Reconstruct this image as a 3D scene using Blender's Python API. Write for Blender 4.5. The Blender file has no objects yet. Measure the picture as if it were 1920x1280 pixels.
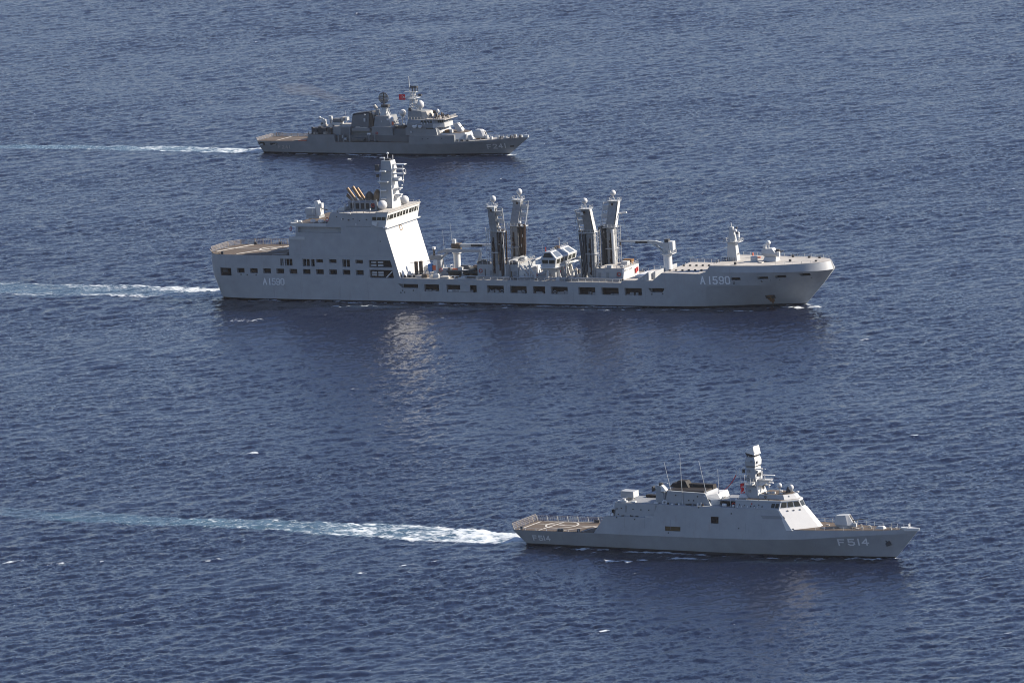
import bpy, bmesh, math, random
import numpy as np
from mathutils import Vector, Matrix
random.seed(7)
R = math.radians
sc = bpy.context.scene

# ---------------------------------------------------------------- camera
CAM_H, PITCH, ROLL = 335.0, 8.8, 2.8
cam_d = bpy.data.cameras.new('camera'); cam = bpy.data.objects.new('camera', cam_d)
sc.collection.objects.link(cam); sc.camera = cam
cam_d.sensor_width = 36.0
cam_d.lens = 36.0 * 13000 / 1920
cam_d.clip_start = 1.0; cam_d.clip_end = 80000
p, r = R(PITCH), R(ROLL)
fw = Vector((0, math.cos(p), -math.sin(p))); up = Vector((0, math.sin(p), math.cos(p))); rt = Vector((1, 0, 0))
rt2 = rt*math.cos(r) - up*math.sin(r); up2 = up*math.cos(r) + rt*math.sin(r)
cam.matrix_world = Matrix(((rt2.x, up2.x, -fw.x, 0), (rt2.y, up2.y, -fw.y, 0), (rt2.z, up2.z, -fw.z, CAM_H), (0, 0, 0, 1)))

# ---------------------------------------------------------------- light
SUN_AZ, SUN_EL = 6.0, 33.0          # azimuth counted from +X towards +Y
w = bpy.data.worlds.new('World'); sc.world = w; w.use_nodes = True
nt = w.node_tree; nt.nodes.clear()
sky = nt.nodes.new('ShaderNodeTexSky'); sky.sky_type = 'NISHITA'; sky.sun_disc = False
sky.sun_elevation = R(SUN_EL); sky.sun_rotation = R(90 - SUN_AZ)
sky.air_density = 1.0; sky.dust_density = 0.2; sky.ozone_density = 3.0
bg = nt.nodes.new('ShaderNodeBackground'); bg.inputs['Strength'].default_value = 0.07
wo = nt.nodes.new('ShaderNodeOutputWorld')
tint = nt.nodes.new('ShaderNodeMix'); tint.data_type = 'RGBA'; tint.blend_type = 'MULTIPLY'; tint.inputs[0].default_value = 1.0
tint.inputs[7].default_value = (1.06, 0.985, 1.075, 1)      # a slightly violet, clear sky
nt.links.new(sky.outputs[0], tint.inputs[6]); nt.links.new(tint.outputs[2], bg.inputs[0]); nt.links.new(bg.outputs[0], wo.inputs[0])
sd = bpy.data.lights.new('sun', 'SUN'); sd.energy = 4.5; sd.angle = R(0.53); sd.color = (1.0, 0.90, 0.77)
so = bpy.data.objects.new('sun', sd); sc.collection.objects.link(so)
sv = Vector((math.cos(R(SUN_AZ))*math.cos(R(SUN_EL)), math.sin(R(SUN_AZ))*math.cos(R(SUN_EL)), math.sin(R(SUN_EL))))
so.rotation_euler = sv.to_track_quat('Z', 'Y').to_euler(); so.location = (0, 0, 600)
vs = sc.view_settings; vs.view_transform = 'Standard'; vs.look = 'None'; vs.gamma = 1; vs.use_curve_mapping = False
vs.exposure = 1.1
sc.cycles.filter_width = 1.05

# ---------------------------------------------------------------- materials
def new_mat(name):
    m = bpy.data.materials.new(name); m.use_nodes = True
    n = m.node_tree.nodes; return m, n, m.node_tree.links, n['Principled BSDF']
def paint(name, col, rough=0.5, var=0.12, streak=0.0, grime=(0.20, 0.15, 0.11), scale=0.25, metal=0.0, spec=0.4):
    m, n, l, b = new_mat(name)
    tc = n.new('ShaderNodeTexCoord')
    no = n.new('ShaderNodeTexNoise'); no.inputs['Scale'].default_value = scale; no.inputs['Detail'].default_value = 6; no.inputs['Roughness'].default_value = 0.65
    l.new(tc.outputs['Object'], no.inputs['Vector'])
    mr = n.new('ShaderNodeMapRange'); mr.inputs[1].default_value = 0.3; mr.inputs[2].default_value = 0.7
    mr.inputs[3].default_value = 1-var; mr.inputs[4].default_value = 1+var
    l.new(no.outputs['Fac'], mr.inputs[0])
    mx = n.new('ShaderNodeMix'); mx.data_type = 'RGBA'; mx.blend_type = 'MULTIPLY'; mx.inputs[0].default_value = 1
    mx.inputs[6].default_value = (*col, 1); l.new(mr.outputs[0], mx.inputs[7])
    out = mx.outputs[2]
    if streak:
        mp = n.new('ShaderNodeMapping'); mp.inputs['Scale'].default_value = (1.1, 1.1, 0.10)
        l.new(tc.outputs['Object'], mp.inputs[0])
        ns = n.new('ShaderNodeTexNoise'); ns.inputs['Scale'].default_value = 1.0; ns.inputs['Detail'].default_value = 7; ns.inputs['Roughness'].default_value = 0.7
        l.new(mp.outputs[0], ns.inputs['Vector'])
        ms = n.new('ShaderNodeMapRange'); ms.inputs[1].default_value = 0.58; ms.inputs[2].default_value = 0.80
        ms.inputs[3].default_value = 0; ms.inputs[4].default_value = streak
        l.new(ns.outputs['Fac'], ms.inputs[0])
        m2 = n.new('ShaderNodeMix'); m2.data_type = 'RGBA'; l.new(ms.outputs[0], m2.inputs[0])
        l.new(out, m2.inputs[6]); m2.inputs[7].default_value = (*grime, 1); out = m2.outputs[2]
    l.new(out, b.inputs['Base Color'])
    b.inputs['Roughness'].default_value = rough; b.inputs['Metallic'].default_value = metal
    b.inputs['Specular IOR Level'].default_value = spec
    return m
M = {}
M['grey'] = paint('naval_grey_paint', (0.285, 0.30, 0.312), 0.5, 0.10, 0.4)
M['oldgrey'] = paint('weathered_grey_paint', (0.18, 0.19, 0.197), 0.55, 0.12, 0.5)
M['pale'] = paint('pale_and_sunlit_grey_paint', (0.40, 0.41, 0.41), 0.45, 0.08, 0.2)  # also paints sunlight onto the darker grey fronts of the farthest frigate
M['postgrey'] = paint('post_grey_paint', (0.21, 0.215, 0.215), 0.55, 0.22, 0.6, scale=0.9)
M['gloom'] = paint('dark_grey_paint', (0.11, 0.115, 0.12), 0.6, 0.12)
M['white'] = paint('white_and_sunlit_paint', (0.56, 0.56, 0.545), 0.4, 0.04, 0.05)  # white things, and grey front faces with the sunlight painted in
M['dome'] = paint('radome_gel_coat', (0.48, 0.48, 0.475), 0.45, 0.02)
M['tan'] = paint('tan_deck_coating', (0.085, 0.064, 0.047), 0.85, 0.2, 0.0, scale=0.5)
M['deckgrey'] = paint('pale_deck_coating', (0.36, 0.34, 0.31), 0.8, 0.16, 0.0, scale=0.3)
M['mark'] = paint('deck_marking_paint', (0.46, 0.44, 0.40), 0.7, 0.12, scale=1.0)
M['number'] = paint('hull_number_paint', (0.70, 0.71, 0.72), 0.6, 0.06)
M['dark'] = paint('dark_fittings', (0.045, 0.045, 0.048), 0.6, 0.2, scale=1)
M['black'] = paint('boot_topping_black', (0.012, 0.012, 0.014), 0.6, 0.1)
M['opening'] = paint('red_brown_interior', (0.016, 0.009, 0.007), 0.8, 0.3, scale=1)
M['brown'] = paint('brown_shutter', (0.085, 0.055, 0.022), 0.7, 0.2, scale=1)
M['hose'] = paint('brown_rubber_hose', (0.036, 0.019, 0.012), 0.6, 0.25, scale=2)
M['rust'] = paint('rust_stain', (0.17, 0.09, 0.035), 0.9, 0.3, scale=1.5)
M['gold'] = paint('heat_tinted_exhaust', (0.19, 0.125, 0.07), 0.45, 0.25, scale=1.2, metal=0.35)
M['soot'] = paint('sooty_funnel_metal', (0.011, 0.0075, 0.005), 0.7, 0.3, scale=0.8)
M['red'] = paint('red_fitting', (0.38, 0.03, 0.03), 0.5, 0.1)
M['orange'] = paint('orange_fitting', (0.60, 0.13, 0.05), 0.5, 0.1)
M['flag'] = paint('red_flag_cloth', (0.62, 0.018, 0.028), 0.8, 0.08, scale=2)
M['flagwhite'] = paint('white_flag_cloth', (0.75, 0.75, 0.75), 0.8, 0.03)
M['blue'] = paint('blue_fitting', (0.06, 0.18, 0.42), 0.5, 0.1)
M['rubber'] = paint('dark_grey_rubber', (0.05, 0.055, 0.06), 0.55, 0.15, scale=1)
M['net'] = paint('safety_net_steel', (0.17, 0.145, 0.12), 0.6, 0.1)
g, n_, l_, b_ = new_mat('tinted_window_glass')
no_ = n_.new('ShaderNodeTexNoise'); no_.inputs['Scale'].default_value = 0.6
cr_ = n_.new('ShaderNodeValToRGB'); cr_.color_ramp.elements[0].color = (0.010, 0.011, 0.008, 1); cr_.color_ramp.elements[1].color = (0.05, 0.048, 0.028, 1)
l_.new(no_.outputs['Fac'], cr_.inputs[0]); l_.new(cr_.outputs[0], b_.inputs['Base Color'])
b_.inputs['Roughness'].default_value = 0.08
M['glass'] = g
M['blueglass'] = paint('blue_skylight_glass', (0.10,0.12,0.145), 0.15, 0.15, scale=0.5)

# ---------------------------------------------------------------- mesh helpers
WHOLE = {'safety_net','railing','hull_number','deck_marking','replenishment_hose','mast_rigging','hose_saddle','ladder','rust_streak','crescent_and_star','ship_badge','search_radar','pipework','hull','sea','boot_topping'}
class MB:
    def __init__(s): s.v = []; s.f = []
    def add(s, vs, fs):
        o = len(s.v); s.v += [tuple(q) for q in vs]; s.f += [tuple(i+o for i in f) for f in fs]; return s
    def hexa(s, b, t):
        return s.add(list(b)+list(t), [(3,2,1,0),(4,5,6,7),(0,1,5,4),(1,2,6,5),(2,3,7,6),(3,0,4,7)])
    def box(s, x0, x1, y0, y1, z0, z1):
        return s.frust(x0, x1, y0, y1, z0, x0, x1, y0, y1, z1)
    def frust(s, x0, x1, y0, y1, z0, X0, X1, Y0, Y1, z1):
        return s.hexa([(x0,y0,z0),(x1,y0,z0),(x1,y1,z0),(x0,y1,z0)], [(X0,Y0,z1),(X1,Y0,z1),(X1,Y1,z1),(X0,Y1,z1)])
    def rings(s, rs, cap=True):
        n = len(rs[0]); vs = [q for r_ in rs for q in r_]; fs = []
        for k in range(len(rs)-1):
            for i in range(n):
                j = (i+1) % n; fs.append((k*n+i, k*n+j, (k+1)*n+j, (k+1)*n+i))
        if cap: fs.append(tuple(range(n-1, -1, -1))); fs.append(tuple((len(rs)-1)*n+i for i in range(n)))
        return s.add(vs, fs)
    def plan(s, levels):            # levels: (z, half outline [(x, y>=0)] from stern to bow) mirrored about the centreline
        rs = []
        for z, h in levels:
            ring = [(x, -y, z if not isinstance(z, (list, tuple)) else z[i]) for i, (x, y) in enumerate(h)]
            ring += [(x, y, z if not isinstance(z, (list, tuple)) else z[len(h)-1-i]) for i, (x, y) in enumerate(reversed(h)) if y > 1e-6]
            rs.append(ring)
        return s.rings(rs)
    def prism(s, poly, y0, y1):     # polygon in xz, extruded along y
        return s.rings([[(x, y0, z) for x, z in poly], [(x, y1, z) for x, z in poly]])
    def tube(s, a, b, r, r2=None, n=8):
        a, b = Vector(a), Vector(b); d = (b-a).normalized()
        u = d.orthogonal().normalized(); w_ = d.cross(u); r2 = r if r2 is None else r2
        ring = lambda c, q: [tuple(c+u*(q*math.cos(2*math.pi*i/n))+w_*(q*math.sin(2*math.pi*i/n))) for i in range(n)]
        return s.rings([ring(a, r), ring(b, r2)])
    def path(s, pts, r, n=6):
        for a, b in zip(pts[:-1], pts[1:]): s.tube(a, b, r, n=n)
        return s
    def lathe(s, c, prof, n=20):
        rs = [[(c[0]+q*math.cos(2*math.pi*i/n), c[1]+q*math.sin(2*math.pi*i/n), c[2]+z) for i in range(n)] for q, z in prof]
        return s.rings(rs)
    def sphere(s, c, r, k=1.0, n=20, m=12):
        return s.lathe(c, [(max(1e-3, r*math.sin(math.pi*i/m)), -r*k*math.cos(math.pi*i/m)) for i in range(m+1)], n)
    def slab(s, q, th=0.05):        # q: four corners of a panel, thickened outwards along its normal
        q = [Vector(a) for a in q]; nn = (q[1]-q[0]).cross(q[3]-q[0]).normalized()
        return s.hexa([a-nn*0.01 for a in q], [a+nn*th for a in q])
    def torus(s, c, ax, R_, r_, n=16, m=6):
        ax = Vector(ax).normalized(); u = ax.orthogonal().normalized(); v_ = ax.cross(u); c = Vector(c); rs = []
        for i in range(n):
            a = 2*math.pi*i/n; d = u*math.cos(a)+v_*math.sin(a)
            rs.append([tuple(c+d*(R_+r_*math.cos(2*math.pi*j/m))+ax*(r_*math.sin(2*math.pi*j/m))) for j in range(m)])
        o = len(s.v); s.v += [q for r0 in rs for q in r0]
        for i in range(n):
            for j in range(m):
                s.f.append((o+i*m+j, o+i*m+(j+1) % m, o+((i+1) % n)*m+(j+1) % m, o+((i+1) % n)*m+j))
        return s
    def mesh(s, name, smooth=False):
        me = bpy.data.meshes.new(name); me.from_pydata(s.v, [], s.f); me.validate()
        b = bmesh.new(); b.from_mesh(me); bmesh.ops.recalc_face_normals(b, faces=b.faces); b.to_mesh(me); b.free()
        if smooth:
            me.shade_smooth(); me.set_sharp_from_angle(angle=R(smooth if smooth is not True else 35))
        return me
    def pieces(s, gap=0.08):
        """the separate pieces of this mesh: islands whose boxes lie further apart than gap"""
        n = len(s.v); p = list(range(n))
        def find(a):
            while p[a] != a: p[a] = p[p[a]]; a = p[a]
            return a
        for f in s.f:
            for a in f[1:]: p[find(a)] = find(f[0])
        isl = {}
        for i in range(n): isl.setdefault(find(i), []).append(i)
        ks = list(isl); bb = [(np.min([s.v[i] for i in isl[k]], 0)-gap/2, np.max([s.v[i] for i in isl[k]], 0)+gap/2) for k in ks]; q = list(range(len(ks)))
        def fq(a):
            while q[a] != a: a = q[a]
            return a
        for i in range(len(ks)):
            for j in range(i):
                if (bb[i][0] <= bb[j][1]).all() and (bb[j][0] <= bb[i][1]).all(): q[fq(i)] = fq(j)
        cl = {}
        for i, k in enumerate(ks): cl.setdefault(fq(i), set()).update(isl[k])
        out = []
        for vs in cl.values():
            m = MB(); mp = {}
            for i in sorted(vs): mp[i] = len(m.v); m.v.append(s.v[i])
            m.f = [tuple(mp[i] for i in f) for f in s.f if f[0] in mp]; out.append(m)
        return out
    def build(s, name, mat, parent=None, smooth=False, label=None):
        if len(s.v) > 8 and name not in WHOLE:
            ps = s.pieces()
            if len(ps) > 1: return [m.build1(name, mat, parent, smooth, label) for m in ps][0]
        return s.build1(name, mat, parent, smooth, label)
    def build1(s, name, mat, parent=None, smooth=False, label=None):
        me = s.mesh(name, smooth); me.materials.append(M[mat] if isinstance(mat, str) else mat)
        o = bpy.data.objects.new(name, me); sc.collection.objects.link(o)
        if parent: o.parent = parent
        if label: o['label'] = label
        return o
def sub(q, u0, u1, v0, v1):         # sub-rectangle of a quad given as (bottom left, bottom right, top right, top left)
    q = [Vector(a) for a in q]
    f = lambda u, v: (q[0]*(1-u)+q[1]*u)*(1-v)+(q[3]*(1-u)+q[2]*u)*v
    return [f(u0, v0), f(u1, v0), f(u1, v1), f(u0, v1)]
def tag(o, label, cat, group=None, kind=None):
    o['label'] = label; o['category'] = cat
    if group: o['group'] = group
    if kind: o['kind'] = kind
    return o
def empty(name, loc, rz=0):
    o = bpy.data.objects.new(name, None); sc.collection.objects.link(o); o.location = loc; o.rotation_euler = (0, 0, rz)
    o.empty_display_size = 2; return o
def kids(o): return [c for c in bpy.data.objects if c.parent == o]
def pchip(xs, ys, x):
    xs = np.array(xs, float); ys = np.array(ys, float); h = np.diff(xs); d = np.diff(ys)/h
    m = np.zeros(len(xs)); m[0] = d[0]; m[-1] = d[-1]
    for i in range(1, len(xs)-1):
        if d[i-1]*d[i] > 0: m[i] = 2*d[i-1]*d[i]/(d[i-1]+d[i])
    i = np.clip(np.searchsorted(xs, x, side='right')-1, 0, len(xs)-2); t = (x-xs[i])/h[i]
    return float((1+2*t)*(1-t)**2*ys[i]+t*(1-t)**2*h[i]*m[i]+t*t*(3-2*t)*ys[i+1]+t*t*(t-1)*h[i]*m[i+1])

class Hull:
    """levels from keel to sheer; each a list of (station, x, half breadth, z)"""
    def __init__(s, levels, stations):
        s.st = stations; s.L = []
        for lv in levels:
            S, X, Y, Z = zip(*lv)
            s.L.append([(float(np.interp(t, S, X)), max(0.03, pchip(S, Y, t)), float(np.interp(t, S, Z))) for t in stations])
    def half(s, x, z):
        pr = [(float(np.interp(x, [q[0] for q in L], [q[1] for q in L])), float(np.interp(x, [q[0] for q in L], [q[2] for q in L]))) for L in s.L]
        for (y0, z0), (y1, z1) in zip(pr[:-1], pr[1:]):
            if z0 <= z <= z1 and z1 > z0: return y0+(y1-y0)*(z-z0)/(z1-z0)
        return pr[-1][0] if z > pr[-1][1] else pr[0][0]
    def mb(s):
        rs = []
        for i in range(len(s.st)):
            ring = [(L[i][0], -L[i][1], L[i][2]) for L in s.L]
            ring += [(L[i][0], L[i][1], L[i][2]) for L in reversed(s.L)]
            rs.append(ring)
        return MB().rings(rs)
    def deck(s, x0, x1, inset=0.12, th=0.06, off=0.02, zmin=-99):
        L = s.L[-1]; X = [q[0] for q in L]; Y = [q[1] for q in L]; Z = [q[2] for q in L]
        xs = sorted({x0, x1} | {q for q in X if x0 < q < x1}); rs = []
        for x in xs:
            y = max(0.02, float(np.interp(x, X, Y))-inset); z = float(np.interp(x, X, Z))+off
            rs.append([(x, -y, z), (x, y, z), (x, y, z+th), (x, -y, z+th)])
        return MB().rings(rs)
def cut(obj, boxes):
    """cut real openings into a mesh with a solid difference"""
    m = MB()
    for b in boxes:
        if len(b) == 6: m.box(*b)
        else: m.prism(b[0], b[1], b[2])
    c = bpy.data.objects.new('cutter', m.mesh('cutter')); sc.collection.objects.link(c); c.parent = obj.parent
    md = obj.modifiers.new('cut', 'BOOLEAN'); md.operation = 'DIFFERENCE'; md.solver = 'EXACT'; md.object = c
    bpy.context.view_layer.update()
    dg = bpy.context.evaluated_depsgraph_get()
    me = bpy.data.meshes.new_from_object(obj.evaluated_get(dg)); obj.modifiers.clear(); obj.data = me
    me.shade_smooth(); me.set_sharp_from_angle(angle=R(12))
    bpy.data.objects.remove(c)

GL = {'A': [[(0,0),(.3,1),(.6,0)], [(.12,.36),(.48,.36)]], 'F': [[(.02,0),(.02,1),(.58,1)], [(.02,.52),(.48,.52)]],
      '1': [[(.06,0),(.06,1)]], '5': [[(.56,1),(.06,1),(.04,.56),(.40,.58),(.58,.44),(.58,.16),(.42,0),(.14,0),(0,.14)]],
      '9': [[(.58,.62),(.44,.44),(.16,.44),(.02,.6),(.02,.84),(.16,1),(.44,1),(.58,.84),(.58,.2),(.44,0),(.14,0),(.02,.12)]],
      '0': [[(.16,0),(.02,.16),(.02,.84),(.16,1),(.44,1),(.58,.84),(.58,.16),(.44,0),(.16,0)]],
      '4': [[(.44,0),(.44,1),(0,.3),(.6,.3)]], '2': [[(.02,.8),(.16,1),(.44,1),(.58,.84),(.58,.62),(.02,0),(.6,0)]]}
def number(hull, txt, adv, x0, z0, h, th, parent, slope=0.0, wd=1.0, mat='number'):
    m = MB(); x = x0
    for c, a in zip(txt, adv):
        for st in GL.get(c, []):
            for (u0, v0), (u1, v1) in zip(st[:-1], st[1:]):
                A = np.array([x+u0*h*wd, z0+v0*h+slope*(x-x0)]); B = np.array([x+u1*h*wd, z0+v1*h+slope*(x-x0)])
                d = (B-A)/np.linalg.norm(B-A); nn = np.array([-d[1], d[0]])*th/2; A = A-d*th/2; B = B+d*th/2
                k = 3; up_, dn = [], []
                for i in range(k+1):
                    C = A+(B-A)*i/k
                    for side, lst in ((1, up_), (-1, dn)):
                        q = C+nn*side; lst.append((q[0], q[1]))
                rs = []
                for (ax, az), (bx, bz) in zip(up_, dn):
                    ya, yb = hull.half(ax, az), hull.half(bx, bz)
                    rs.append([(ax, -ya-.07, az), (bx, -yb-.07, bz), (bx, -yb+.05, bz), (ax, -ya+.05, az)])
                m.rings(rs)
        x += a
    return m.build('hull_number', mat, parent)
def rail(pts, parent, h=1.05, step=2.0, r=0.035, bars=3, mat='pale', name='railing'):
    m = MB()
    for a, b in zip(pts[:-1], pts[1:]):
        a, b = Vector(a), Vector(b); n = max(1, round((b-a).length/step))
        for i in range(n+1):
            q = a+(b-a)*i/n; m.box(q.x-r*1.3, q.x+r*1.3, q.y-r*1.3, q.y+r*1.3, q.z, q.z+h)
        for k in range(1, bars+1):
            z = Vector((0, 0, h*k/bars)); m.tube(a+z, b+z, r*.8, n=4)
    return m.build(name, mat, parent)
def net(pts, parent, h=1.6, lean=0.0, step=3.0, mesh=0.42, r=0.03, mat='net', post='net'):
    """safety net on hinged stanchions round a flight deck; lean pushes its top outwards"""
    m = MB(); p_ = MB()
    for a, b in zip(pts[:-1], pts[1:]):
        a, b = Vector(a), Vector(b); L = (b-a).length; d = (b-a)/L; out = Vector((d.y, -d.x, 0)); top = out*lean+Vector((0, 0, h))
        k = max(1, round(L/step))
        for i in range(k+1): p_.tube(a+d*(L*i/k), a+d*(L*i/k)+top*1.03, .09, n=4)
        k = int(L/mesh)
        for i in range(k): q = a+d*(L*(i+.5)/k); m.tube(q+top*.05, q+top, r, n=3)
        for i in range(1, 5): m.tube(a+top*(i/4), b+top*(i/4), r*(1.6 if i == 4 else 1), n=3)
    o = p_.build('net_stanchion', post, parent); m.build('safety_net', mat, parent); return o
def radome(parent, c, r, pole=0.0, k=1.0, pr=0.18, name='radome', cyl=0.0):
    x, y, z = c; m = MB()
    if cyl:
        m.lathe((x, y, z), [(r*.85, -cyl), (r, -cyl*.8), (r, 0)]+[(max(1e-3, r*math.cos(t)), r*math.sin(t)) for t in np.linspace(.15, math.pi/2, 7)], 20)
    else: m.sphere((x, y, z), r, k)
    o = m.build(name, 'dome', parent, True)
    if pole: MB().tube((x, y, z-r*.9-cyl), (x, y, z-r*.9-cyl-pole), pr*1.3, pr, 10).build('pedestal', 'pale', o, True)
    return o
def whip(parent, a, b, r=0.06):
    m = MB().tube(a, b, r, r*.55, 6); m.tube(a, Vector(a)+(Vector(b)-Vector(a))*.08, r*2, n=6)
    return m.build('whip_antenna', 'pale', parent)
def window_row(q, n, parent, gap=0.12, v0=0.15, v1=0.85, u0=0.03, u1=0.97, name='window', mat='glass', th=0.03):
    wd = (u1-u0)/n
    for i in range(n): MB().slab(sub(q, u0+wd*(i+gap/2), u0+wd*(i+1-gap/2), v0, v1), th).build(name, mat, parent)
def lifering(parent, c, ax=(0, 1, 0), r=.42): return MB().torus(c, ax, r, .12).build('life_ring', 'red', parent)
def liferaft(parent, x, y, z, L=1.5):
    m = MB().tube((x-L/2, y, z), (x+L/2, y, z), .38, n=10); m.box(x-L*.35, x+L*.35, y-.3, y+.3, z-.55, z-.3)
    return m.build('liferaft_canister', 'white', parent)

# ================================================================ frigate F514 (nearest)
def frigate_near():
    S = empty('frigate', (3.07, 1815.92, 0.0), R(-28.12))
    tag(S, 'nearest pale grey stealth frigate numbered F 514, slab sided, with one solid tower mast', 'warship')
    st = sorted(set([-2.2, 0, 4, 8, 12, 16, 20, 22, 23, 24, 25.1, 28, 32, 36, 39.2, 40.6, 44, 48, 52, 56, 60, 64, 68, 72, 75.8, 77, 78.4, 79.7] + [81+1.5*i for i in range(21)] + [111.8, 112.6, 112.9]))
    wl = [(-2.2,.6,5.1,.4),(20,20,5.3,.4),(55,55,5.4,.4),(75,74.6,4.3,.4),(90,88.4,2.5,.4),(102,99,1.35,.4),(112.9,106.4,.04,.4)]
    kn = [(-2.2,-2.2,6.9,4.1),(22,22,7.2,4.35),(43,43,7.2,4.4),(60,60,7.15,4.5),(73,73,6.95,4.75),(82.6,82.6,6.35,5.15),(91,91,5.0,5.75),(100,100,3.05,6.3),(106.5,106.5,1.6,6.6),(112.9,112.0,.12,6.8)]
    md = [(a, b*.5+c*.5, d*.5+e*.5, f*.5+g*.5) for (a, b, d, f), (c, e, g) in
          [((k[0], np.interp(k[0], [q[0] for q in wl], [q[1] for q in wl]), pchip([q[0] for q in wl], [q[2] for q in wl], k[0]), .4), (k[1], k[2], k[3])) for k in kn]]
    def top(s, z):
        K = pchip([q[0] for q in kn], [q[2] for q in kn], s); zk = np.interp(s, [q[0] for q in kn], [q[3] for q in kn])
        return K-.145*max(0, z-zk)
    prof = [(-2.2,4.15),(22,4.42),(25.1,9.0),(39.2,9.05),(40.6,12.55),(75.8,12.5),(79.7,7.45),(96,7.55),(104,7.6),(112.9,7.95)]
    sh = [(s, s if s < 112 else s+.05, top(s, float(np.interp(s, *zip(*prof)))) if s < 110 else .12+.22*(112.9-s), float(np.interp(s, *zip(*prof)))) for s in st]
    H = Hull([wl, md, kn, sh], st)
    h = H.mb().build('hull', 'grey', S)
    cut(h, [(42.9,47.45,-8,-5.9,5.85,7.05), (56.25,58.5,-8,-5.6,8.32,10.1)])
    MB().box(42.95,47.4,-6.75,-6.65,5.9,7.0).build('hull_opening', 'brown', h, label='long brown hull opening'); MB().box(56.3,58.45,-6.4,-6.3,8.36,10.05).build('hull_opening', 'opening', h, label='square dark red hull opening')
    B = Hull([[(-2.2,1.4,4.6,-2.5),(60,60,5.5,-3),(85,83,2.6,-3),(112.9,102,.03,-2.5)], [(q[0],q[1],q[2]+.02,q[3]+.05) for q in wl]], st)
    B.mb().build('boot_topping', 'black', S)
    number(H, 'F514', (2.6,2.55,1.1,1.7), 91.7, 3.5, 1.62, .34, h, .03, 1.6); number(H, 'F514', (1.75,1.5,.75,1.2), 3.2, 1.45, 1.3, .28, h, .02, 1.35)
    # anchor recess and anchor
    ya = H.half(104.6, 4.2); m = MB().tube((104.6,-ya+.25,4.2), (104.6,-ya-.1,4.2), .75, n=14); m.tube((104.1,-ya-.25,4.9), (105.1,-ya-.15,3.6), .16); m.tube((104.3,-ya-.2,3.5), (105.6,-ya-.2,4.0), .2)
    m.build('anchor', 'dark', S)
    # shadow line below the bridge, painted as a darker strip, and small vents
    q = lambda x, z: (x, -H.half(x, z), z)
    MB().slab([q(71.3,10.05), q(77.1,10.2), q(77.0,10.95), q(70.6,10.95)], .03).build('painted_recess', paint_dark, h)
    for x, z in ((28.5,8.6),(43.8,5.2),(52.5,12.1),(33.8,8.3),(62,10.9),(64.2,7.2)): MB().slab([q(x,z), q(x+.35,z), q(x+.35,z+.35), q(x,z+.35)], .04).build('vent', 'dark', h)
    for x in (31.0,36.9,44.5,50.2,58.9,66.3,71.0): MB().slab([q(x,6.2), q(x+.05,6.2), q(x+.05,8.8), q(x,8.8)], .02).build('plate_seam', paint_dark, h)
    # flight deck
    fd = H.deck(-2.1, 23.0, .05).build('flight_deck', 'tan', S)
    zz = 4.5; mk = MB()
    n = 40; c0 = (8.0, 1.7); ro, ri = 4.6, 4.15
    ring = []
    for i in range(n):
        a = 2*math.pi*i/n; z0 = 4.50+.012
        ring.append([(c0[0]+ro*math.cos(a), c0[1]+ro*math.sin(a), z0-.05), (c0[0]+ro*math.cos(a), c0[1]+ro*math.sin(a), z0+(.012 if False else 0)), (c0[0]+ri*math.cos(a), c0[1]+ri*math.sin(a), z0), (c0[0]+ri*math.cos(a), c0[1]+ri*math.sin(a), z0-.05)])
    o = len(mk.v); mk.v += [q_ for g_ in ring for q_ in g_]
    for i in range(n):
        for j in range(4): mk.f.append((o+i*4+j, o+i*4+(j+1) % 4, o+((i+1) % n)*4+(j+1) % 4, o+((i+1) % n)*4+j))
    for (x0, y0), (x1, y1), t in [((-.8,2.3),(19.3,.9),.28),((5.2,-6.4),(6.6,6.4),.36),((-.7,-6.2),(-.3,5.6),.4),((11.9,-5.6),(18.4,2.4),.34),((17.9,-6.0),(18.9,1.2),.32),((7.2,1.7),(8.8,1.7),.9),((.2,6.1),(17,6.4),.2)]:
        d = Vector((x1-x0, y1-y0, 0)).normalized(); e = Vector((-d.y, d.x, 0))*t/2; a, b = Vector((x0,y0,zz)), Vector((x1,y1,zz))
        ze = Vector((0,0,.018)) if t != .36 else Vector((0,0,.024)); dn = Vector((0,0,-.06))
        a.z = 4.46+.0115*0; b.z = a.z; 
        z1, z2 = float(np.interp(x0,[-2,22],[4.15,4.42])), float(np.interp(x1,[-2,22],[4.15,4.42])); a.z, b.z = z1+.085, z2+.085
        mk.hexa([a-e+dn, b-e+dn, b+e+dn, a+e+dn], [a-e+ze, b-e+ze, b+e+ze, a+e+ze])
    for k in range(o, o+n*4):
        x, y, z = mk.v[k]; mk.v[k] = (x, y, z-4.512+float(np.interp(x,[-2,22],[4.15,4.42]))+.115)
    mk.build('deck_marking', 'mark', fd)
    net([(-2.05,-6.7,4.2), (-2.05,6.7,4.2)][::-1], S, 1.7, .5, 2.2, .36, .035); net([(-2.0,6.85,4.2),(22.4,7.1,4.45)], S, 1.5, .55, 3.2, .6, .025, post='pale')
    rail([(-1.9,-6.8,4.2),(17.5,-7.05,4.4)], S, .55, 3.2, .05, 1)
    m = MB()
    for x, y in ((16.4,6.4),(15.6,6.6),(17.2,-6.6),(11.5,-6.7),(12.4,-6.7),(.2,-6.5),(19.2,6.2)): m.box(x-.35,x+.35,y-.25,y+.25,4.4,5.15)
    m.build('deck_fitting', 'dark', S)
    # foredeck
    H.deck(79.0, 112.3, .10).build('foredeck', 'tan', S)
    rail([(81,6.1,7.5),(88,5.5,7.6),(96,4.2,7.65),(104,2.5,7.7),(110,1.0,7.9)], S, 1.0, 2.4, .035, 2); rail([(86,-5.7,7.6),(96,-4.2,7.65),(104,-2.5,7.7),(110,-1.0,7.9)], S, .9, 2.4, .03, 2)
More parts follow.
